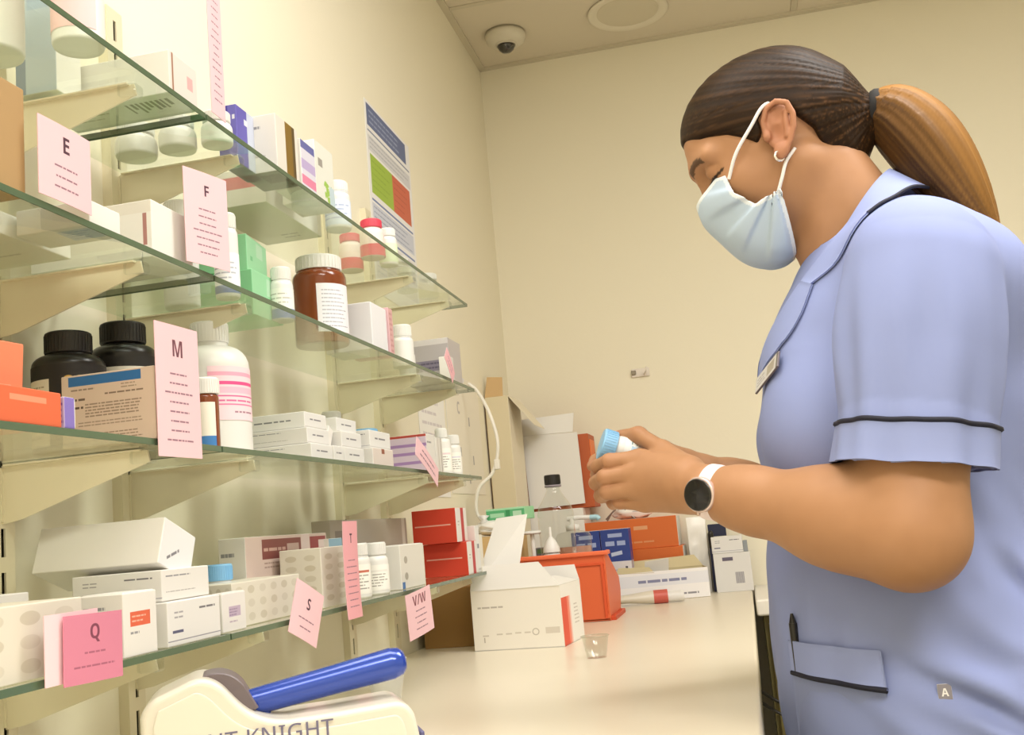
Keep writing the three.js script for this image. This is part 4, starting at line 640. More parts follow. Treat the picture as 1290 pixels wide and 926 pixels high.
// ---- skeleton, metres in the room: she faces the shelves (-x), her left side to the camera
const ZM = -1.3;
const HO = [0.746, 1.581, ZM], HF = [-0.875, -0.485], HU = [-0.485, 0.875];     // ear axis; face forward; crown up
const toHead = (p) => { const x = p[0] - HO[0], y = p[1] - HO[1]; return [x * HF[0] + y * HF[1], x * HU[0] + y * HU[1], p[2] - HO[2]]; };
const fromHead = ([a, b, c]) => [HO[0] + a * HF[0] + b * HU[0], HO[1] + a * HF[1] + b * HU[1], HO[2] + c];
const J = {
  shL: [0.864, 1.370, -1.125], elL: [0.808, 1.108, -1.075], wrL: [0.622, 1.166, -1.188],
  shR: [0.855, 1.372, -1.475], elR: [0.80, 1.11, -1.50], wrR: [0.607, 1.19, -1.385],
};
function face(q) {                                                   // head without hair, local a (forward) b (up) c (to her left)
  const c = Math.abs(q[2]), s = [q[0], q[1], c];
  let d = ell(q, [-0.02, 0.026, 0], [0.091, 0.084, 0.0725]);
  d = smin(d, ell(q, [0.014, 0.038, 0], [0.081, 0.070, 0.064]), 0.02);
  d = smin(d, ell(q, [0.042, -0.026, 0], [0.054, 0.060, 0.056]), 0.03);            // mid face
  d = smin(d, cap2(s, [0.0, -0.05, 0.048], [0.066, -0.088, 0.014], 0.016, 0.016), 0.03);  // jaw
  d = smin(d, ell(q, [0.075, -0.088, 0], [0.017, 0.015, 0.019]), 0.02);           // chin
  d = smin(d, cap2(s, [0.0925, 0.032, 0.008], [0.077, 0.028, 0.046], 0.0075, 0.008), 0.018);  // brow ridge
  d = smin(d, cap2(q, [0.093, 0.012, 0], [0.104, -0.024, 0], 0.007, 0.0105), 0.014);        // nose
  d = smin(d, ell(s, [0.095, -0.029, 0.011], [0.011, 0.009, 0.009]), 0.008);
  d = smin(d, ell(s, [0.064, -0.022, 0.038], [0.018, 0.02, 0.018]), 0.02);        // cheek
  d = smax(d, -ell(s, [0.099, 0.012, 0.031], [0.015, 0.012, 0.016]), 0.012);      // eye socket
  d = smin(d, ell(s, [0.078, 0.01, 0.031], [0.0135, 0.0125, 0.0135]), 0.003);     // lidded eye
  d = smin(d, cap2(s, [0.091, -0.054, 0], [0.083, -0.056, 0.02], 0.007, 0.004), 0.007);      // lips
  d = smin(d, cap2(s, [0.089, -0.064, 0], [0.081, -0.062, 0.018], 0.0075, 0.004), 0.007);
  return d;
}
const EO = [0.7475, 1.5755, ZM + 0.069];                             // middle of her left ear
function ear(p, side) {
  const x = p[0] - EO[0], y = p[1] - EO[1], z = side > 0 ? p[2] - EO[2] : (2 * ZM - p[2]) - EO[2];
  const u = x, v = y, w = z - 0.35 * Math.max(u + 0.012, 0);         // the rim stands away towards the back
  const q = [u, v, w];
  let d = ell(q, [0.002, 0.004, 0.001], [0.0175, 0.028, 0.0045]);
  const R = [[-0.013, -0.004, 0.003], [-0.0155, 0.012, 0.005], [-0.011, 0.026, 0.008], [0.001, 0.032, 0.010], [0.013, 0.027, 0.010], [0.0185, 0.012, 0.009], [0.0175, -0.003, 0.008], [0.012, -0.018, 0.006], [0.005, -0.027, 0.005]];
  let rim = 1e9; for (let i = 0; i < R.length - 1; i++) rim = Math.min(rim, cap2(q, R[i], R[i + 1], 0.0034, 0.0034));
  d = smin(d, rim, 0.004);
  d = smin(d, cap2(q, [0.010, 0.018, 0.006], [0.009, -0.010, 0.006], 0.003, 0.0032), 0.003);   // inner fold
  d = smin(d, ell(q, [0.001, -0.027, 0.004], [0.0085, 0.0095, 0.0045]), 0.005);                // lobe
  d = smax(d, -ell(q, [-0.002, -0.004, 0.010], [0.0085, 0.012, 0.010]), 0.004);                // concha
  d = smax(d, -ell(q, [0.0, 0.016, 0.012], [0.007, 0.009, 0.009]), 0.004);
  d = smin(d, ell(q, [-0.0125, -0.006, 0.005], [0.0045, 0.006, 0.0045]), 0.004);               // tragus
  return d;
}
function neck(p) {
  let d = cap2(p, [0.80, 1.53, ZM], [0.862, 1.40, ZM], 0.056, 0.062);
  d = smin(d, cap2(p, [0.79, 1.45, ZM], [0.815, 1.39, ZM], 0.036, 0.045), 0.03);
  const s = [p[0], p[1], ZM + Math.abs(p[2] - ZM)];
  d = smin(d, cap2(s, [0.775, 1.54, ZM + 0.05], [0.80, 1.41, ZM + 0.02], 0.013, 0.012), 0.02); // side muscle
  return d;
}
function skinHead(p) { let d = face(toHead(p)); d = smin(d, neck(p), 0.025); d = smin(d, Math.min(ear(p, 1), ear(p, -1)), 0.004); return d; }
function arm(p, S, E, W, rr) {
  let d = cap2(p, S, mix(S, E, 0.55), 0.046, 0.053);
  d = smin(d, cap2(p, mix(S, E, 0.5), E, 0.053, 0.051), 0.03);
  d = smin(d, cap2(p, E, mix(E, W, 0.35), 0.049, 0.0455), 0.028);
  d = smin(d, cap2(p, mix(E, W, 0.3), mix(E, W, 0.8), 0.0465, 0.0325), 0.03);
  d = smin(d, cap2(p, mix(E, W, 0.75), W, 0.0325, rr), 0.02);
  return d;
}
// hands: chains of joints, thickest at the knuckle
const handL = {
  palm: [[[0.622, 1.166, -1.188], 0.026], [[0.592, 1.178, -1.212], 0.025]],
  meta: [[[0.600, 1.190, -1.212], [0.545, 1.212, -1.250]], [[0.596, 1.183, -1.208], [0.536, 1.196, -1.243]], [[0.596, 1.172, -1.208], [0.537, 1.178, -1.242]], [[0.600, 1.160, -1.210], [0.546, 1.160, -1.248]]],
  fingers: [
    [[0.545, 1.212, -1.250], [0.5090, 1.2125, -1.247], [0.4920, 1.209, -1.268], [0.5000, 1.206, -1.290]],
    [[0.536, 1.196, -1.243], [0.5020, 1.1945, -1.244], [0.4880, 1.190, -1.268], [0.5050, 1.188, -1.288]],
    [[0.537, 1.178, -1.242], [0.5030, 1.1775, -1.248], [0.4920, 1.174, -1.272], [0.5090, 1.174, -1.290]],
    [[0.546, 1.160, -1.248], [0.5150, 1.1645, -1.256], [0.5050, 1.164, -1.276], [0.5190, 1.166, -1.289]],
  ],
  thumb: [[0.603, 1.190, -1.222], [0.572, 1.219, -1.262], [0.543, 1.2425, -1.285], [0.518, 1.2445, -1.297]],
};
const handR = {
  palm: [[[0.607, 1.19, -1.385], 0.026], [[0.58, 1.196, -1.374], 0.025]],
  meta: [[[0.588, 1.206, -1.376], [0.536, 1.222, -1.352]], [[0.586, 1.2, -1.38], [0.530, 1.206, -1.357]], [[0.586, 1.19, -1.38], [0.532, 1.19, -1.357]], [[0.588, 1.18, -1.378], [0.540, 1.174, -1.352]]],
  fingers: [
    [[0.536, 1.222, -1.352], [0.5020, 1.226, -1.345], [0.4830, 1.219, -1.326], [0.4805, 1.212, -1.305]],
    [[0.530, 1.206, -1.357], [0.4960, 1.206, -1.352], [0.4820, 1.202, -1.331], [0.4860, 1.199, -1.312]],
    [[0.532, 1.19, -1.357], [0.5000, 1.188, -1.352], [0.4880, 1.184, -1.332], [0.4960, 1.183, -1.315]],
    [[0.540, 1.174, -1.352], [0.5140, 1.172, -1.346], [0.5030, 1.17, -1.331], [0.5120, 1.17, -1.318]],
  ],
  thumb: [[0.590, 1.208, -1.366], [0.565, 1.226, -1.345], [0.545, 1.222, -1.328], [0.525, 1.214, -1.320]],
};
function hand(p, Hd) {
  let d = cap2(p, Hd.palm[0][0], Hd.palm[1][0], Hd.palm[0][1], Hd.palm[1][1]);
  for (let i = 0; i < 4; i++) d = smin(d, cap2(p, Hd.meta[i][0], Hd.meta[i][1], 0.0165, i === 3 ? 0.0105 : 0.0118), 0.014);
  const t = Hd.thumb; let th = cap2(p, t[0], t[1], 0.0165, 0.0125); th = smin(th, cap2(p, t[1], t[2], 0.0115, 0.0105), 0.006); th = smin(th, cap2(p, t[2], t[3], 0.0105, 0.008), 0.005);
  d = smin(d, th, 0.012);
  let fs = 1e9;
  Hd.fingers.forEach((f, i) => {
    const k = i === 3 ? 0.87 : 1; let g = cap2(p, f[0], f[1], 0.0108 * k, 0.0095 * k); g = smin(g, cap2(p, f[1], f[2], 0.0097 * k, 0.0087 * k), 0.003); g = smin(g, cap2(p, f[2], f[3], 0.0087 * k, 0.0072 * k), 0.003);
    fs = Math.min(fs, g);
  });
  return smin(d, fs, 0.006);
}
const skinL = (p) => smin(arm(p, J.shL, J.elL, J.wrL, 0.0265), hand(p, handL), 0.012);
const skinR = (p) => smin(arm(p, J.shR, J.elR, J.wrR, 0.0265), hand(p, handR), 0.012);

// ---- tunic
function torso(p) {
  const s = [p[0], p[1], ZM + Math.abs(p[2] - ZM)];
  let d = ell(p, [0.855, 1.26, ZM], [0.150, 0.20, 0.165]);
  d = smin(d, cap2(s, [0.885, 1.385, ZM], [0.905, 1.36, ZM + 0.09], 0.095, 0.085), 0.05);     // upper back
  d = smin(d, cap2(s, [0.872, 1.42, ZM + 0.03], [0.86, 1.385, ZM + 0.165], 0.052, 0.062), 0.04); // shoulders
  d = smin(d, cap2(p, [0.828, 1.385, ZM], [0.812, 1.30, ZM], 0.068, 0.10), 0.05);                // upper chest
  d = smin(d, ell(s, [0.775, 1.215, ZM + 0.07], [0.092, 0.085, 0.085]), 0.045);               // bust
  d = smin(d, ell(p, [0.825, 1.05, ZM], [0.152, 0.2, 0.165]), 0.06);                          // waist, belly
  d = smin(d, ell(p, [0.85, 0.90, ZM], [0.178, 0.2, 0.19]), 0.06);                            // hips
  return d;
}
function clothWave(p) {
  const n1 = noise(p[0] * 9 + 3, p[1] * 9, p[2] * 9) - 0.5, n2 = noise(p[0] * 22, p[1] * 22 + 7, p[2] * 22) - 0.5;
  const fold = Math.sin((p[0] * 0.9 + p[1] * 0.75) * 95 + n1 * 9);
  const low = Math.max(0, Math.min(1, (1.16 - p[1]) / 0.1)) * Math.max(0, Math.min(1, (p[0] - 0.76) / 0.1));
  return 0.008 * n1 + 0.003 * n2 + 0.008 * fold * low * (0.45 + n2) + 0.004 * Math.sin(p[2] * 70 + p[0] * 45 + p[1] * 12 + n1 * 8) * Math.max(0, Math.min(1, (1.12 - p[1]) / 0.15)) * (0.6 + n2);
}
function sleeve(p, side) {
  const q = side > 0 ? p : [p[0], p[1], 2 * ZM - p[2]], S = J.shL, E = J.elL;
  const ax = [E[0] - S[0], E[1] - S[1], E[2] - S[2]], L = Math.hypot(...ax), u = ax.map((v) => v / L), w = [q[0] - S[0], q[1] - S[1], q[2] - S[2]], t = w[0] * u[0] + w[1] * u[1] + w[2] * u[2];
  const cx = w[0] - t * u[0], cy = w[1] - t * u[1], cz = w[2] - t * u[2];
  const ang = Math.atan2(cx, cz);
  const fold = (0.0026 * Math.sin(ang * 6 + 1.5 + t * 9) + 0.0016 * Math.sin(ang * 11 + 3 - t * 14) + 0.006 * (noise(Math.cos(ang) * 2 + 9, t * 12, Math.sin(ang) * 2 + 4) - 0.5)) * Math.max(0, Math.min(1, (t + 0.02) / 0.14));
  const r = 0.068 + 0.011 * Math.sin(Math.PI * Math.max(0, Math.min(1, (t + 0.03) / 0.19))) ** 1.0 + 0.004 * Math.max(0, Math.min(1, (t - 0.1) / 0.1));
  let outer = t < 0 ? Math.hypot(cx * 0.98, cy, cz * 1.06, t) - r : Math.hypot(cx * 0.98, cy, cz * 1.06) - r; outer += fold;
  const hem = t - (0.208 + 0.012 * Math.cos(ang) - 0.004 * Math.sin(ang));
  return smax(smax(outer, hem, 0.003), -smax(outer + 0.008, 0.176 - t, 0.01), 0.002);
}
const vNeck = (p) => {                                               // the V of the neckline
  const c = Math.abs(p[2] - ZM); return Math.max(1.325 - p[1] + c * 1.3, c - 0.075, p[0] - 0.80) };
const neckHole = (p) => cap2(p, [0.80, 1.53, ZM], [0.845, 1.435, ZM], 0.066, 0.068);
function tunic(p) {
  let d = torso(p) + clothWave(p);
  d = smin(d, sleeve(p, 1), 0.02); d = smin(d, sleeve(p, -1), 0.02);
  d = smax(d, -neckHole(p), 0.006);
  d = smax(d, 0.70 - p[1], 0.004);
  return d;
}
const tunicFlat = (p) => smin(smin(torso(p) + clothWave(p), sleeve(p, 1), 0.02), sleeve(p, -1), 0.02);

// ---- the figure
const nurse = thing('person', 'nurse in periwinkle tunic and pale blue face mask holding a small bottle in both hands', 'person', [0, 0, 0]);
const skinMat = phys(0xffffff, 0.5, { vertexColors: true, sheen: 0.1, sheenRoughness: 0.5, specularIntensity: 0.6 });
{
  const base = lin(0xb58763), rose = lin(0xb67660), dark = lin(0x9c6e4b), brow = lin(0x2a1a12), lash = lin(0x17100c), lip = lin(0xb46a5c);
  const tint = (p) => { const n = noise(p[0] * 40, p[1] * 40, p[2] * 40) * 0.6 + noise(p[0] * 110, p[1] * 110, p[2] * 110) * 0.4; return mix(base, dark, 0.35 * n); };
  const headTint = (p) => {
    let c = tint(p); const q = toHead(p), s = Math.abs(q[2]);
    const e = Math.min(ear(p, 1), ear(p, -1)); if (e < 0.0015) c = mix(c, rose, 0.45);
    // eyebrow, lash line, lips
    const bx = q[1] - (0.033 - 0.006 * ((s - 0.026) / 0.02) ** 2 + (s > 0.04 ? -0.05 * (s - 0.04) : 0)); if (s > 0.006 && s < 0.046 && q[0] > 0.05 && Math.abs(bx) < 0.0042 - 0.03 * Math.max(0, s - 0.04)) c = mix(c, brow, 0.8);
    const ly = q[1] - (0.0015 + 0.12 * Math.abs(s - 0.031) ** 1.2); if (s > 0.014 && s < 0.05 && q[0] > 0.05 && Math.abs(ly) < 0.0018) c = mix(c, lash, 0.9);
    if (Math.abs(q[1] - 0.013) < 0.006 && s > 0.018 && s < 0.046 && q[0] > 0.06) c = mix(c, dark, 0.35);
    if (s < 0.022 && q[1] < -0.053 && q[1] > -0.075 && q[0] > 0.08) c = mix(c, lip, 0.7);
    return c;
  };
  const handTint = (Hd) => (p) => {
    let c = tint(p);
    for (const f of [...Hd.fingers, Hd.thumb]) { for (const k of [1, 2]) { const r = Math.hypot(p[0] - f[k][0], p[1] - f[k][1], p[2] - f[k][2]); if (r < 0.014) c = mix(c, rose, 0.4 * (1 - r / 0.014)); } const r = Math.hypot(p[0] - f[3][0], p[1] - f[3][1], p[2] - f[3][2]); if (r < 0.017) c = mix(c, rose, 0.55 * (1 - r / 0.017)); }
    return c;
  };
  const H1 = net(skinHead, [0.625, 1.395, -1.405], [0.935, 1.72, -1.195], 0.0022, headTint);
  const hl = (p) => Math.max(skinL(p), p[0] - 0.633), hr = (p) => Math.max(skinR(p), p[0] - 0.633);
  const G1 = net(hl, [0.466, 1.108, -1.315], [0.65, 1.275, -1.14], 0.0021, handTint(handL)), G2 = net(hr, [0.455, 1.13, -1.425], [0.65, 1.25, -1.295], 0.0024, handTint(handR));
  const a1 = net((p) => Math.max(skinL(p), 0.627 - p[0]), [0.62, 1.03, -1.26], [0.95, 1.46, -0.99], 0.0045, tint), a2 = net((p) => Math.max(skinR(p), 0.627 - p[0]), [0.62, 1.03, -1.59], [0.95, 1.46, -1.33], 0.0055, tint);
  part('body', mergeGeometries([H1, a1, a2, G1, G2]), skinMat, nurse);
  // finger nails
  for (const [Hd, nz] of [[handL, -1], [handR, 1]]) { }
}
// tunic and trousers
const clothBump = ripple(128, 128, (u, v) => 0.5 + 0.5 * Math.sin(u * 6.2832 * 32) * Math.sin(v * 6.2832 * 32));
const cloth = std(0x8c98c9, 0.8);
const piping = std(0x14162a, 0.7);
const tun = part('tunic', net(tunic, [0.62, 0.68, -1.66], [1.12, 1.57, -0.94], 0.0052), cloth, nurse);
{
  const legs = (p) => { const s = [p[0], p[1], ZM + Math.abs(p[2] - ZM)]; let d = cap2(s, [0.86, 0.82, ZM + 0.085], [0.85, 0.46, ZM + 0.09], 0.095, 0.066); d = smin(d, cap2(s, [0.85, 0.46, ZM + 0.09], [0.875, 0.06, ZM + 0.095], 0.068, 0.05), 0.03); d = smin(d, ell(p, [0.86, 0.84, ZM], [0.15, 0.12, 0.165]), 0.04); d += 0.004 * (noise(p[0] * 16, p[1] * 14, p[2] * 16) - 0.5); return smax(d, 0.045 - p[1], 0.004); };
  part('trousers', net(legs, [0.68, 0.03, -1.52], [1.04, 0.98, -1.08], 0.009), std(0x23263c, 0.8), nurse);
  for (const s of [-1, 1]) {
    const z0 = ZM + s * 0.095, sh = (p) => smax(smin(ell(p, [0.795, 0.032, z0], [0.085, 0.038, 0.044]), ell(p, [0.875, 0.045, z0], [0.062, 0.055, 0.04]), 0.04), 0.012 - p[1], 0.004);
    const shoe = part('shoe', net(sh, [0.69, 0.0, z0 - 0.06], [0.96, 0.12, z0 + 0.06], 0.004), M.black, nurse);
    part('sole', net((p) => Math.max(smin(ell(p, [0.795, 0.01, z0], [0.088, 0.03, 0.046]), ell(p, [0.875, 0.01, z0], [0.066, 0.03, 0.042]), 0.04), Math.abs(p[1] - 0.0075) - 0.0072), [0.69, -0.004, z0 - 0.06], [0.96, 0.03, z0 + 0.06], 0.004), M.navy, shoe);
  }
}
// strips laid on the tunic: collar leaves, lapels, pocket flap, cuff bands
function strip(inner, outer, lift, thick, f, n = 28, m = 5) {       // smooth band between two guide lines, bent down onto f
  const A = new THREE.CatmullRomCurve3(inner.map(vec)), B = new THREE.CatmullRomCurve3(outer.map(vec)), top = [], bot = [];
  for (let i = 0; i <= n; i++) for (let j = 0; j <= m; j++) {
    let p = A.getPoint(i / n).lerp(B.getPoint(i / n), j / m).toArray();
    if (f) { const d = f(p); if (d < lift) p = onSurf(f, p, lift, 5); }
    top.push(p);
    if (j === 0 || i === 0) { }
  }
  const pos = [], idx = [], W = m + 1, N = top.length, nr = top.map((p, k) => { const i = Math.floor(k / W), j = k % W, g = (ii, jj) => vec(top[Math.max(0, Math.min(n, ii)) * W + Math.max(0, Math.min(m, jj))]); return g(i + 1, j).sub(g(i - 1, j)).cross(g(i, j + 1).sub(g(i, j - 1))).normalize(); });
  for (let k = 0; k < N; k++) pos.push(...top[k]);
  for (let k = 0; k < N; k++) pos.push(top[k][0] - nr[k].x * thick, top[k][1] - nr[k].y * thick, top[k][2] - nr[k].z * thick);
  for (let i = 0; i < n; i++) for (let j = 0; j < m; j++) { const a = i * W + j, b = a + 1, c = a + W, d = c + 1; idx.push(a, c, b, b, c, d, N + a, N + b, N + c, N + b, N + d, N + c); }
  const rim = []; for (let i = 0; i <= n; i++) rim.push(i * W); for (let j = 1; j <= m; j++) rim.push(n * W + j); for (let i = n - 1; i >= 0; i--) rim.push(i * W + m); for (let j = m - 1; j > 0; j--) rim.push(j);
  for (let k = 0; k < rim.length; k++) { const a = rim[k], b = rim[(k + 1) % rim.length]; idx.push(a, b, N + a, b, N + b, N + a); }
  const G = new THREE.BufferGeometry(); G.setAttribute('position', new THREE.Float32BufferAttribute(pos, 3)); G.setIndex(idx); G.computeVertexNormals();
  return { geo: G, edge: (jj) => { const e = []; for (let i = 0; i <= n; i++) e.push(vec(top[i * W + jj]).addScaledVector(nr[i * W + jj], -thick * 0.5)); return e; } };
}
const clothThin = std(0x8f9bcb, 0.78, { side: THREE.DoubleSide });
const mir = (P) => P.map(([x, y, z]) => [x, y, 2 * ZM - z]);
{
  const inn = [[0.880, 1.530, -1.30], [0.868, 1.520, -1.262], [0.847, 1.499, -1.236], [0.823, 1.471, -1.226], [0.792, 1.429, -1.229], [0.766, 1.387, -1.25]];
  const out = [[0.922, 1.498, -1.30], [0.908, 1.493, -1.262], [0.880, 1.484, -1.222], [0.840, 1.452, -1.190], [0.808, 1.415, -1.188], [0.772, 1.379, -1.232]];
  for (const [a, b] of [[inn, out], [mir(inn), mir(out)]]) {
    const s = strip(a, b, 0.004, 0.0022, tunicFlat), c = part('collar', s.geo, clothThin, nurse);
    part('collar_piping', tube(s.edge(5).filter((_, i) => i % 2 === 0 && i < 20), 0.0022, 60, 6), piping, c);
  }
  const la = [[0.766, 1.387, -1.25], [0.744, 1.356, -1.262], [0.722, 1.312, -1.285], [0.715, 1.29, -1.295]], lb = [[0.774, 1.379, -1.228], [0.757, 1.345, -1.222], [0.735, 1.31, -1.235], [0.717, 1.285, -1.285]];
  for (const [a, b] of [[la, lb], [mir(la), mir(lb)]]) part('lapel', strip(a, b, 0.004, 0.002, tunicFlat, 18).geo, clothThin, nurse);
  // sleeve bands with dark piping
  const ring = (side, t0, lift) => { const S = J.shL, E = J.elL, P = []; const ax = vec(E).sub(vec(S)).normalize(), e1 = V(1, 0, 0).addScaledVector(ax, -ax.x).normalize(), e2 = ax.clone().cross(e1);
    for (let i = 0; i <= 72; i++) { const a = i / 72 * Math.PI * 2, dir = e1.clone().multiplyScalar(Math.cos(a)).addScaledVector(e2, Math.sin(a)), ang = Math.atan2(dir.x, dir.z); let r = 0.13; const c = vec(S).addScaledVector(ax, t0 + 0.012 * Math.cos(ang) - 0.004 * Math.sin(ang));
      for (let k = 0; k < 24; k++) { const q = c.clone().addScaledVector(dir, r); r -= (sleeve(q.toArray(), 1) - lift) * 0.9; } const q = c.addScaledVector(dir, r); if (side < 0) q.z = 2 * ZM - q.z; P.push(q); } return P; };
  for (const side of [1, -1]) {
    const top = ring(side, 0.168, 0.0016), low = ring(side, 0.2075, 0.0016);
    const s = strip(top.map((v) => v.toArray()), low.map((v) => v.toArray()), -1, 0.0018, null, 72, 3); const c = part('cuff_band', s.geo, clothThin, nurse);
    part('cuff_piping', new THREE.TubeGeometry(new THREE.CatmullRomCurve3(top.slice(0, -1), true), 120, 0.0026, 6, true), piping, c);
  }
  // hip pocket: patch, flap with dark edge
  const surf = (x, y) => { let z = -1.02; for (let k = 0; k < 60 && z > -1.27; k++) z -= Math.max(-0.01, Math.min(0.02, tunic([x, y, z]))) * 0.8; return [x, y, z]; };
  const rowf = (y0, y1, k) => [0, 0.25, 0.5, 0.75, 1].map((u) => { const x = 0.688 + 0.086 * u; const p = surf(x, y0 + (y1 - y0) * u); return [p[0], p[1], p[2] + k]; });
  const pk = part('pocket', strip(rowf(0.965, 0.958, 0.002), rowf(0.80, 0.80, 0.002), -1, 0.0015, null).geo, clothThin, nurse);
  const fl = strip(rowf(1.0, 0.992, 0.005), rowf(0.966, 0.955, 0.007), -1, 0.002, null); const flap = part('pocket_flap', fl.geo, clothThin, pk);
  const edge = fl.edge(5); part('flap_piping', tube(edge.filter((_, i) => i % 4 === 0), 0.003, 40, 6), piping, pk);
  const pp = surf(0.694, 1.002); part('pocket_pen', merge(new THREE.CylinderGeometry(0.0045, 0.0045, 0.05, 14).translate(pp[0], 0.993, pp[2] + 0.003), new THREE.CylinderGeometry(0.0015, 0.0045, 0.012, 14).translate(pp[0], 1.022, pp[2] + 0.003)), M.black, pk);
  const tg = surf(0.826, 0.952); const tag = part('tunic_tag', rbox(0.013, 0.015, 0.0015, 0.0006), [M.paper, M.paper, M.paper, M.paper, std(0xffffff, 0.7, { map: canvas(64, 72, (g, w, h) => { rect(g, '#8f8a92', 0, 0, w, h); word(g, 'A', 32, 38, 52, '#f2f0ee'); }) }), M.paper], nurse); tag.position.set(tg[0], tg[1], tg[2] + 0.002);
  // name badge on her left chest
  const bp = onSurf(tunicFlat, [0.722, 1.283, -1.232], 0.004), e = 0.002, nn = V(...[0, 1, 2].map((k) => { const a = bp.slice(), b = bp.slice(); a[k] += e; b[k] -= e; return tunicFlat(a) - tunicFlat(b); })).normalize();
  const badge = part('name_badge', rbox(0.055, 0.024, 0.003, 0.001), [M.greyPurple, M.greyPurple, M.greyPurple, M.greyPurple, std(0xffffff, 0.3, { map: canvas(160, 70, (g, w, h) => { rect(g, '#c9c7c6', 0, 0, w, h); rect(g, '#a39b8c', 84, 12, 52, 46); lines(g, 14, 20, 60, 3, 14, 5, '#8a888a'); rect(g, '#5f5b58', 150, 0, 10, h); }) }), M.greyPurple], nurse);
  badge.position.set(...bp); badge.quaternion.setFromRotationMatrix(new THREE.Matrix4().makeBasis(V(0, 1, 0).cross(nn).normalize(), nn.clone().cross(V(0, 1, 0).cross(nn).normalize()), nn));
  badge.rotateZ(0.5);
}
// ---- hair: cap drawn back to a tie, ponytail
const TIE = [0.866, 1.604, ZM];
{
  const hairDark = lin(0x1d130b), hairMid = lin(0x36230f), hairLight = lin(0x7d5530);
  const line = [[0.2, 0.0616], [0.0845, 0.066], [0.073, 0.050], [0.0475, 0.030], [0.034, 0.012], [0.026, -0.002], [0.016, 0.004], [0.01, 0.02], [-0.004, 0.026], [-0.024, 0.014], [-0.0275, -0.0045], [-0.036, -0.0249], [-0.0333, -0.0438], [-0.0399, -0.0662], [-0.0553, -0.087], [-0.07, -0.10], [-0.25, -0.10], [-0.25, 0.3], [0.2, 0.3]];
  const tq = toHead(TIE), strand = (p) => { const q = toHead(p), dx = q[0] - tq[0], dy = q[1] - tq[1], dz = q[2]; return Math.atan2(dy - 0.15 * dx, Math.hypot(dx, dz)) * 16 + Math.atan2(dz, dx + 0.05) * 5; };
  const hairCap = (p) => {
    const q = toHead(p); let d = ell(q, [-0.021, 0.02, 0], [0.0985, 0.0965, 0.079]);
    d = smin(d, ell(q, [0.012, 0.038, 0], [0.084, 0.080, 0.070]), 0.02);
    d = smin(d, cap2(q, [-0.085, -0.012, 0], [tq[0] + 0.004, tq[1] + 0.002, 0], 0.042, 0.016), 0.035);
    d = smin(d, cap2(q, [-0.062, -0.05, 0], [tq[0] + 0.01, tq[1] - 0.006, 0], 0.04, 0.014), 0.03);
    const s = strand(p); d += 0.0009 * (noise(s * 1.6, 3, 7) - 0.5) + 0.0003 * (noise(s * 6, 1, 4) - 0.5);
    d = smax(d, poly(q[0], q[1], line), 0.007);
    return d;
  };
  const tintCap = (p) => { const s = strand(p); const n = noise(s * 5, 3, 1) * 0.55 + noise(s * 15, 7, 2) * 0.45; const q = toHead(p), lowBack = Math.max(0, Math.min(1, (0.03 - q[1]) / 0.08)) * Math.max(0, Math.min(1, (-q[0]) / 0.06)); let c = mix(hairDark, hairMid, n * 0.9); if (n > 0.58) c = mix(c, hairLight, (n - 0.58) * 1.6 * (0.25 + lowBack)); return c; };
  const hairMat = phys(0xffffff, 0.5, { vertexColors: true, specularIntensity: 0.3 });
  part('hair', net(hairCap, [0.615, 1.47, -1.395], [0.895, 1.73, -1.205], 0.0024, tintCap), hairMat, nurse);
  // ponytail
  const C = new THREE.CatmullRomCurve3([V(0.870, 1.603, ZM), V(0.889, 1.597, ZM), V(0.912, 1.567, ZM + 0.004), V(0.933, 1.524, ZM + 0.008), V(0.955, 1.475, ZM + 0.012), V(0.979, 1.428, ZM + 0.012)]);
  const N = 22, P = [], R = []; for (let i = 0; i <= N; i++) { const t = i / N; P.push(C.getPoint(t).toArray()); R.push(t < 0.45 ? 0.016 + 0.024 * Math.sin(t / 0.45 * Math.PI / 2) : 0.002 + 0.038 * Math.pow(Math.cos((t - 0.45) / 0.55 * Math.PI / 2), 0.85)); }
  const info = (p) => { let best = 1e9, bi = 0; for (let i = 0; i < N; i++) { const d = cap2(p, P[i], P[i + 1], R[i], R[i + 1]); if (d < best) { best = d; bi = i; } } return [best, bi]; };
  const ax = (p, i) => { const a = vec(P[i]), u = vec(P[i + 1]).sub(a).normalize(), w = vec(p).sub(a); w.addScaledVector(u, -w.dot(u)); const side = V(u.y, -u.x, 0); return Math.atan2(w.z, w.dot(side)); };
  const tail = (p) => { let d = 1e9; for (let i = 0; i < N; i++) d = smin(d, cap2(p, P[i], P[i + 1], R[i], R[i + 1]), 0.012); if (d > 0.02) return d; const [, i] = info(p), a = ax(p, i); return d + 0.0035 * (noise(Math.cos(a) * 4 + 9, Math.sin(a) * 4 + 9, i * 0.05) - 0.5) + 0.0016 * (noise(Math.cos(a) * 11 + 20, Math.sin(a) * 11 + 20, i * 0.07) - 0.5); };
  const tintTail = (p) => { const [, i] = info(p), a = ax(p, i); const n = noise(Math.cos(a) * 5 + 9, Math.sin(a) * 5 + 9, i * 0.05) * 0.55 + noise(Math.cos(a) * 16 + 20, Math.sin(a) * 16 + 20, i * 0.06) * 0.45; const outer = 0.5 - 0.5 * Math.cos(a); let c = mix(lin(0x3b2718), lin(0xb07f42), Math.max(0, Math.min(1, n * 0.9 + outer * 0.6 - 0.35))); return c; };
  const tailPart = part('ponytail', net(tail, [0.845, 1.39, -1.36], [1.03, 1.65, -1.23], 0.0026, tintTail), hairMat, nurse);
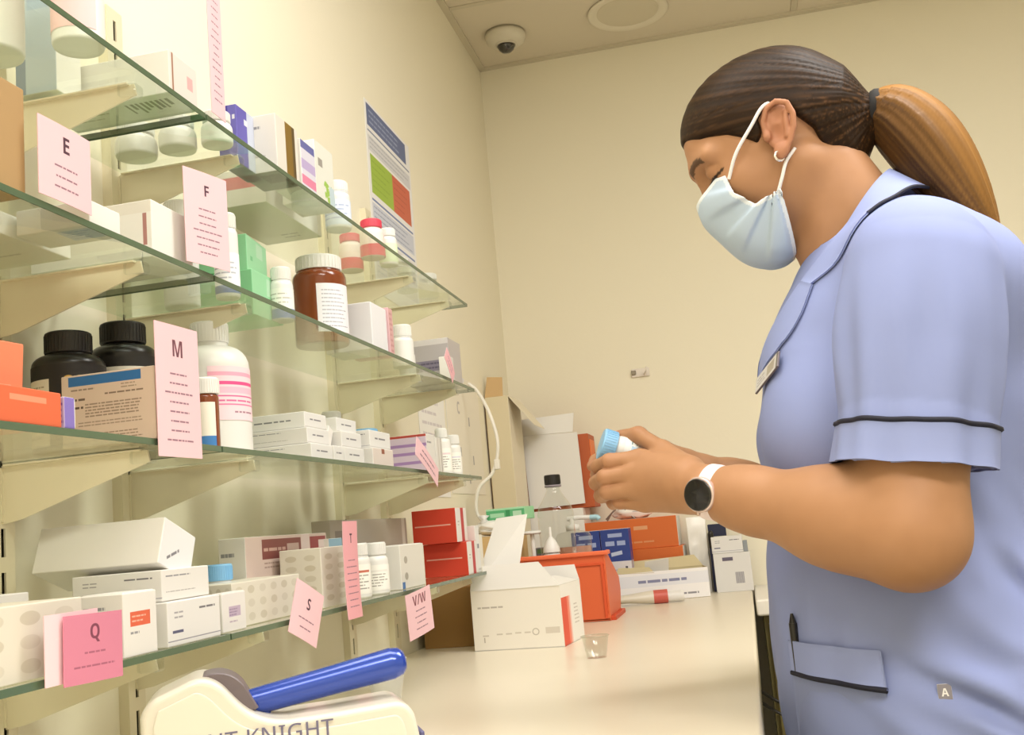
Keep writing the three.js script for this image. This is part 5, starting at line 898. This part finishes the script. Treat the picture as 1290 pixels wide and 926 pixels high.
  // loose strands along its length
  const gs = []; for (let k = 0; k < 46; k++) { const a = rnd() * 6.28, sp = 1.0 + 0.1 * rnd(), pts = []; const i1 = N - Math.floor(rnd() * 5); for (let i = 1; i <= i1; i += 3) { const u = vec(P[Math.min(N, i + 1)]).sub(vec(P[i - 1])).normalize(), side = V(u.y, -u.x, 0); pts.push(vec(P[i]).addScaledVector(side, Math.cos(a) * R[i] * sp).add(V(0, 0, Math.sin(a) * R[i] * sp))); } if (pts.length > 2) gs.push(tube(pts, 0.0006, 24, 4)); }
  const st = part('loose_strands', merge(...gs), std(0x8f6434, 0.4), tailPart); st.userData.kind = 'stuff';
  const tie = part('hair_tie', (() => { const g = new THREE.TorusGeometry(0.0195, 0.0105, 12, 40); g.rotateY(Math.PI / 2); return g; })(), std(0x120e0c, 0.8), nurse); tie.position.set(...TIE); tie.rotation.z = -0.35;
  part('tie_toggle', rbox(0.017, 0.012, 0.008, 0.003, -0.001, -0.030, 0.014), std(0xd9dccb, 0.5), tie);
}
// ---- face mask with ear loops, earrings
{
  const maskPoly = [[0.086, 0.001], [0.076, -0.007], [0.0823, -0.0331], [0.0702, -0.0600], [0.040, -0.0645], [0.0608, -0.130], [0.066, -0.17], [0.14, -0.17], [0.15, -0.09], [0.15, -0.03], [0.12, -0.004]];
  const bulge = (q) => { const s = [q[0], q[1], Math.abs(q[2])]; let d = ell(q, [0.046, -0.04, 0], [0.061, 0.066, 0.0635]); d = smin(d, cap2(q, [0.095, 0.005, 0], [0.101, -0.03, 0], 0.009, 0.0125), 0.03); d = smin(d, ell(q, [0.078, -0.082, 0], [0.024, 0.022, 0.03]), 0.04); d = smin(d, cap2(s, [0.03, -0.07, 0.050], [0.066, -0.094, 0.018], 0.019, 0.018), 0.03); return d; };
  const mask = (p) => {
    const q = toHead(p), s = Math.abs(q[2]);
    // pleats fan out from the side edge towards the front
    const fan = Math.atan2(q[1] + 0.058, q[0] - 0.045), pl = 0.0026 * Math.tanh(2.5 * Math.sin(fan * 8 + 0.6)) * Math.max(0, Math.min(1, (s - 0.015) / 0.03));
    const d = bulge(q) - 0.0068 + pl; return smax(Math.abs(d) - 0.0019, poly(q[0], q[1], maskPoly), 0.002);
  };
  const paleBlue = lin(0xbccfe3), edge = lin(0xe3ebf1);
  const mk = part('face_mask', net(mask, [0.62, 1.41, -1.385], [0.80, 1.56, -1.215], 0.0016, (p) => { const q = toHead(p); return poly(q[0], q[1], maskPoly) > -0.005 ? edge : paleBlue; }), std(0xffffff, 0.75, { vertexColors: true }), nurse);
  const loopMat = std(0xf3f1ee, 0.6);
  for (const s of [1, -1]) {
    const z = (d) => ZM + s * d;
    part('ear_loop', tube([V(0.686, 1.531, z(0.058)), V(0.697, 1.556, z(0.070)), V(0.718, 1.584, z(0.078)), V(0.735, 1.606, z(0.079)), V(0.750, 1.612, z(0.074))], 0.0021, 30, 8), loopMat, mk);
    part('ear_loop', tube([V(0.738, 1.500, z(0.062)), V(0.746, 1.520, z(0.068)), V(0.753, 1.538, z(0.070)), V(0.765, 1.553, z(0.068))], 0.0021, 24, 8), loopMat, mk);
    const er = part('earring', (() => { const g = new THREE.TorusGeometry(0.0055, 0.0017, 10, 28); return g; })(), std(0xf1ece6, 0.15, { metalness: 0.8 }), nurse); er.position.set(0.7455, 1.543, z(0.078)); er.rotation.y = 0.5;
    part('ear_stud', new THREE.SphereGeometry(0.0024, 14, 10).translate(0.752, 1.552, z(0.078)), std(0xf6f2ee, 0.15, { metalness: 0.7 }), nurse);
    part('ear_ring', (() => { const g = new THREE.TorusGeometry(0.004, 0.0009, 8, 20); g.rotateY(1.2); g.translate(0.7625, 1.596, z(0.083)); return g; })(), std(0xf1ece6, 0.15, { metalness: 0.8 }), nurse);
  }
  // upper lashes of the lowered eyes
  for (const s of [1, -1]) { const P = []; for (let i = 0; i <= 6; i++) { const c = 0.018 + 0.026 * i / 6; P.push(vec(fromHead([0.0945 - 0.6 * Math.abs(c - 0.028), 0.0005 + 0.1 * Math.abs(c - 0.03), s * c]))); } part('eyelash', tube(P, 0.0009, 20, 6), std(0x17100c, 0.6), nurse); }
}
// ---- wristwatch: pale strap round the left wrist, round black face towards the camera
{
  const c = mix(J.elL, J.wrL, 0.955), ax = vec(J.wrL).sub(vec(J.elL)).normalize(), r0 = 0.0275;
  const w = new THREE.Group(); w.name = 'wristwatch'; nurse.add(w); w.position.set(...c);
  const zc = V(-0.28, -0.1, 1).addScaledVector(ax, -V(-0.28, -0.1, 1).dot(ax)).normalize(), yc = zc.clone().cross(ax).normalize();   // ax, yc, zc
  w.quaternion.setFromRotationMatrix(new THREE.Matrix4().makeBasis(ax, yc.clone().negate(), zc.clone()).clone());
  w.quaternion.setFromRotationMatrix(new THREE.Matrix4().makeBasis(ax, zc.clone().cross(ax), zc));
  const band = lathe([[r0 + 0.0012, -0.0095], [r0 + 0.0032, -0.0085], [r0 + 0.0036, 0], [r0 + 0.0032, 0.0085], [r0 + 0.0012, 0.0095], [r0 + 0.0012, -0.0095]], 56); band.rotateZ(Math.PI / 2);
  part('strap', band, std(0xf3e3e4, 0.5), w);
  const cs = lathe([[0, 0], [0.0175, 0], [0.0192, 0.002], [0.0192, 0.007], [0.0178, 0.0095], [0, 0.0095]], 44); cs.rotateX(Math.PI / 2); cs.translate(0, 0, r0 - 0.0005);
  part('watch_case', cs, std(0xe0c9c2, 0.25, { metalness: 0.5 }), w);
  const gl = lathe([[0, 0.0], [0.0172, 0], [0.0172, 0.0012], [0.0155, 0.002], [0, 0.0022]], 44); gl.rotateX(Math.PI / 2); gl.translate(0, 0, r0 + 0.0086);
  part('watch_face', gl, phys(0x14110e, 0.25, { clearcoat: 0.4 }), w);
  part('crown', new THREE.CylinderGeometry(0.002, 0.002, 0.003, 12).translate(0, 0.0205, r0 + 0.004), std(0xe0c9c2, 0.3, { metalness: 0.5 }), w);
}
// ---- the bottle between her hands
{
  const a = V(0.564, 1.2085, -1.302), b = V(0.497, 1.2365, -1.283);
  const t = thing('held_bottle', 'small white bottle with pale blue cap held between the nurse\u2019s hands', 'bottle', [a.x, a.y, a.z]);
  t.quaternion.setFromUnitVectors(V(0, 1, 0), b.clone().sub(a).normalize());
  part('bottle_body', lathe([[0, 0], [0.017, 0], [0.0185, 0.002], [0.0185, 0.05], [0.016, 0.057], [0.0145, 0.059], [0, 0.059]], 40), M.plastic, t);
  part('cap', ribbedCap(0.0198, 0.018), std(0x8fc3ea, 0.4), t).position.y = 0.058;
  const g = new THREE.CylinderGeometry(0.0188, 0.0188, 0.04, 40, 1, true); g.translate(0, 0.029, 0);
  part('label', g, std(0xffffff, 0.5, { side: THREE.DoubleSide, map: canvas(256, 96, (c, w, h) => { rect(c, '#eef3f4', 0, 0, w, h); for (let i = 0; i < 4; i++) { rect(c, '#b5d3ec', i * 64 + 8, 20, 18, 60); rect(c, '#7fae86', i * 64 + 34, 30, 8, 40); lines(c, i * 64 + 30, 18, 30, 5, 14, 4, '#8aa3a8'); } rect(c, '#5d6b70', 0, 86, w, 10); }) }), t);
}

scene.traverse((o) => { if (o.isMesh) o.castShadow = o.receiveShadow = true; });
renderer.render(scene, camera);
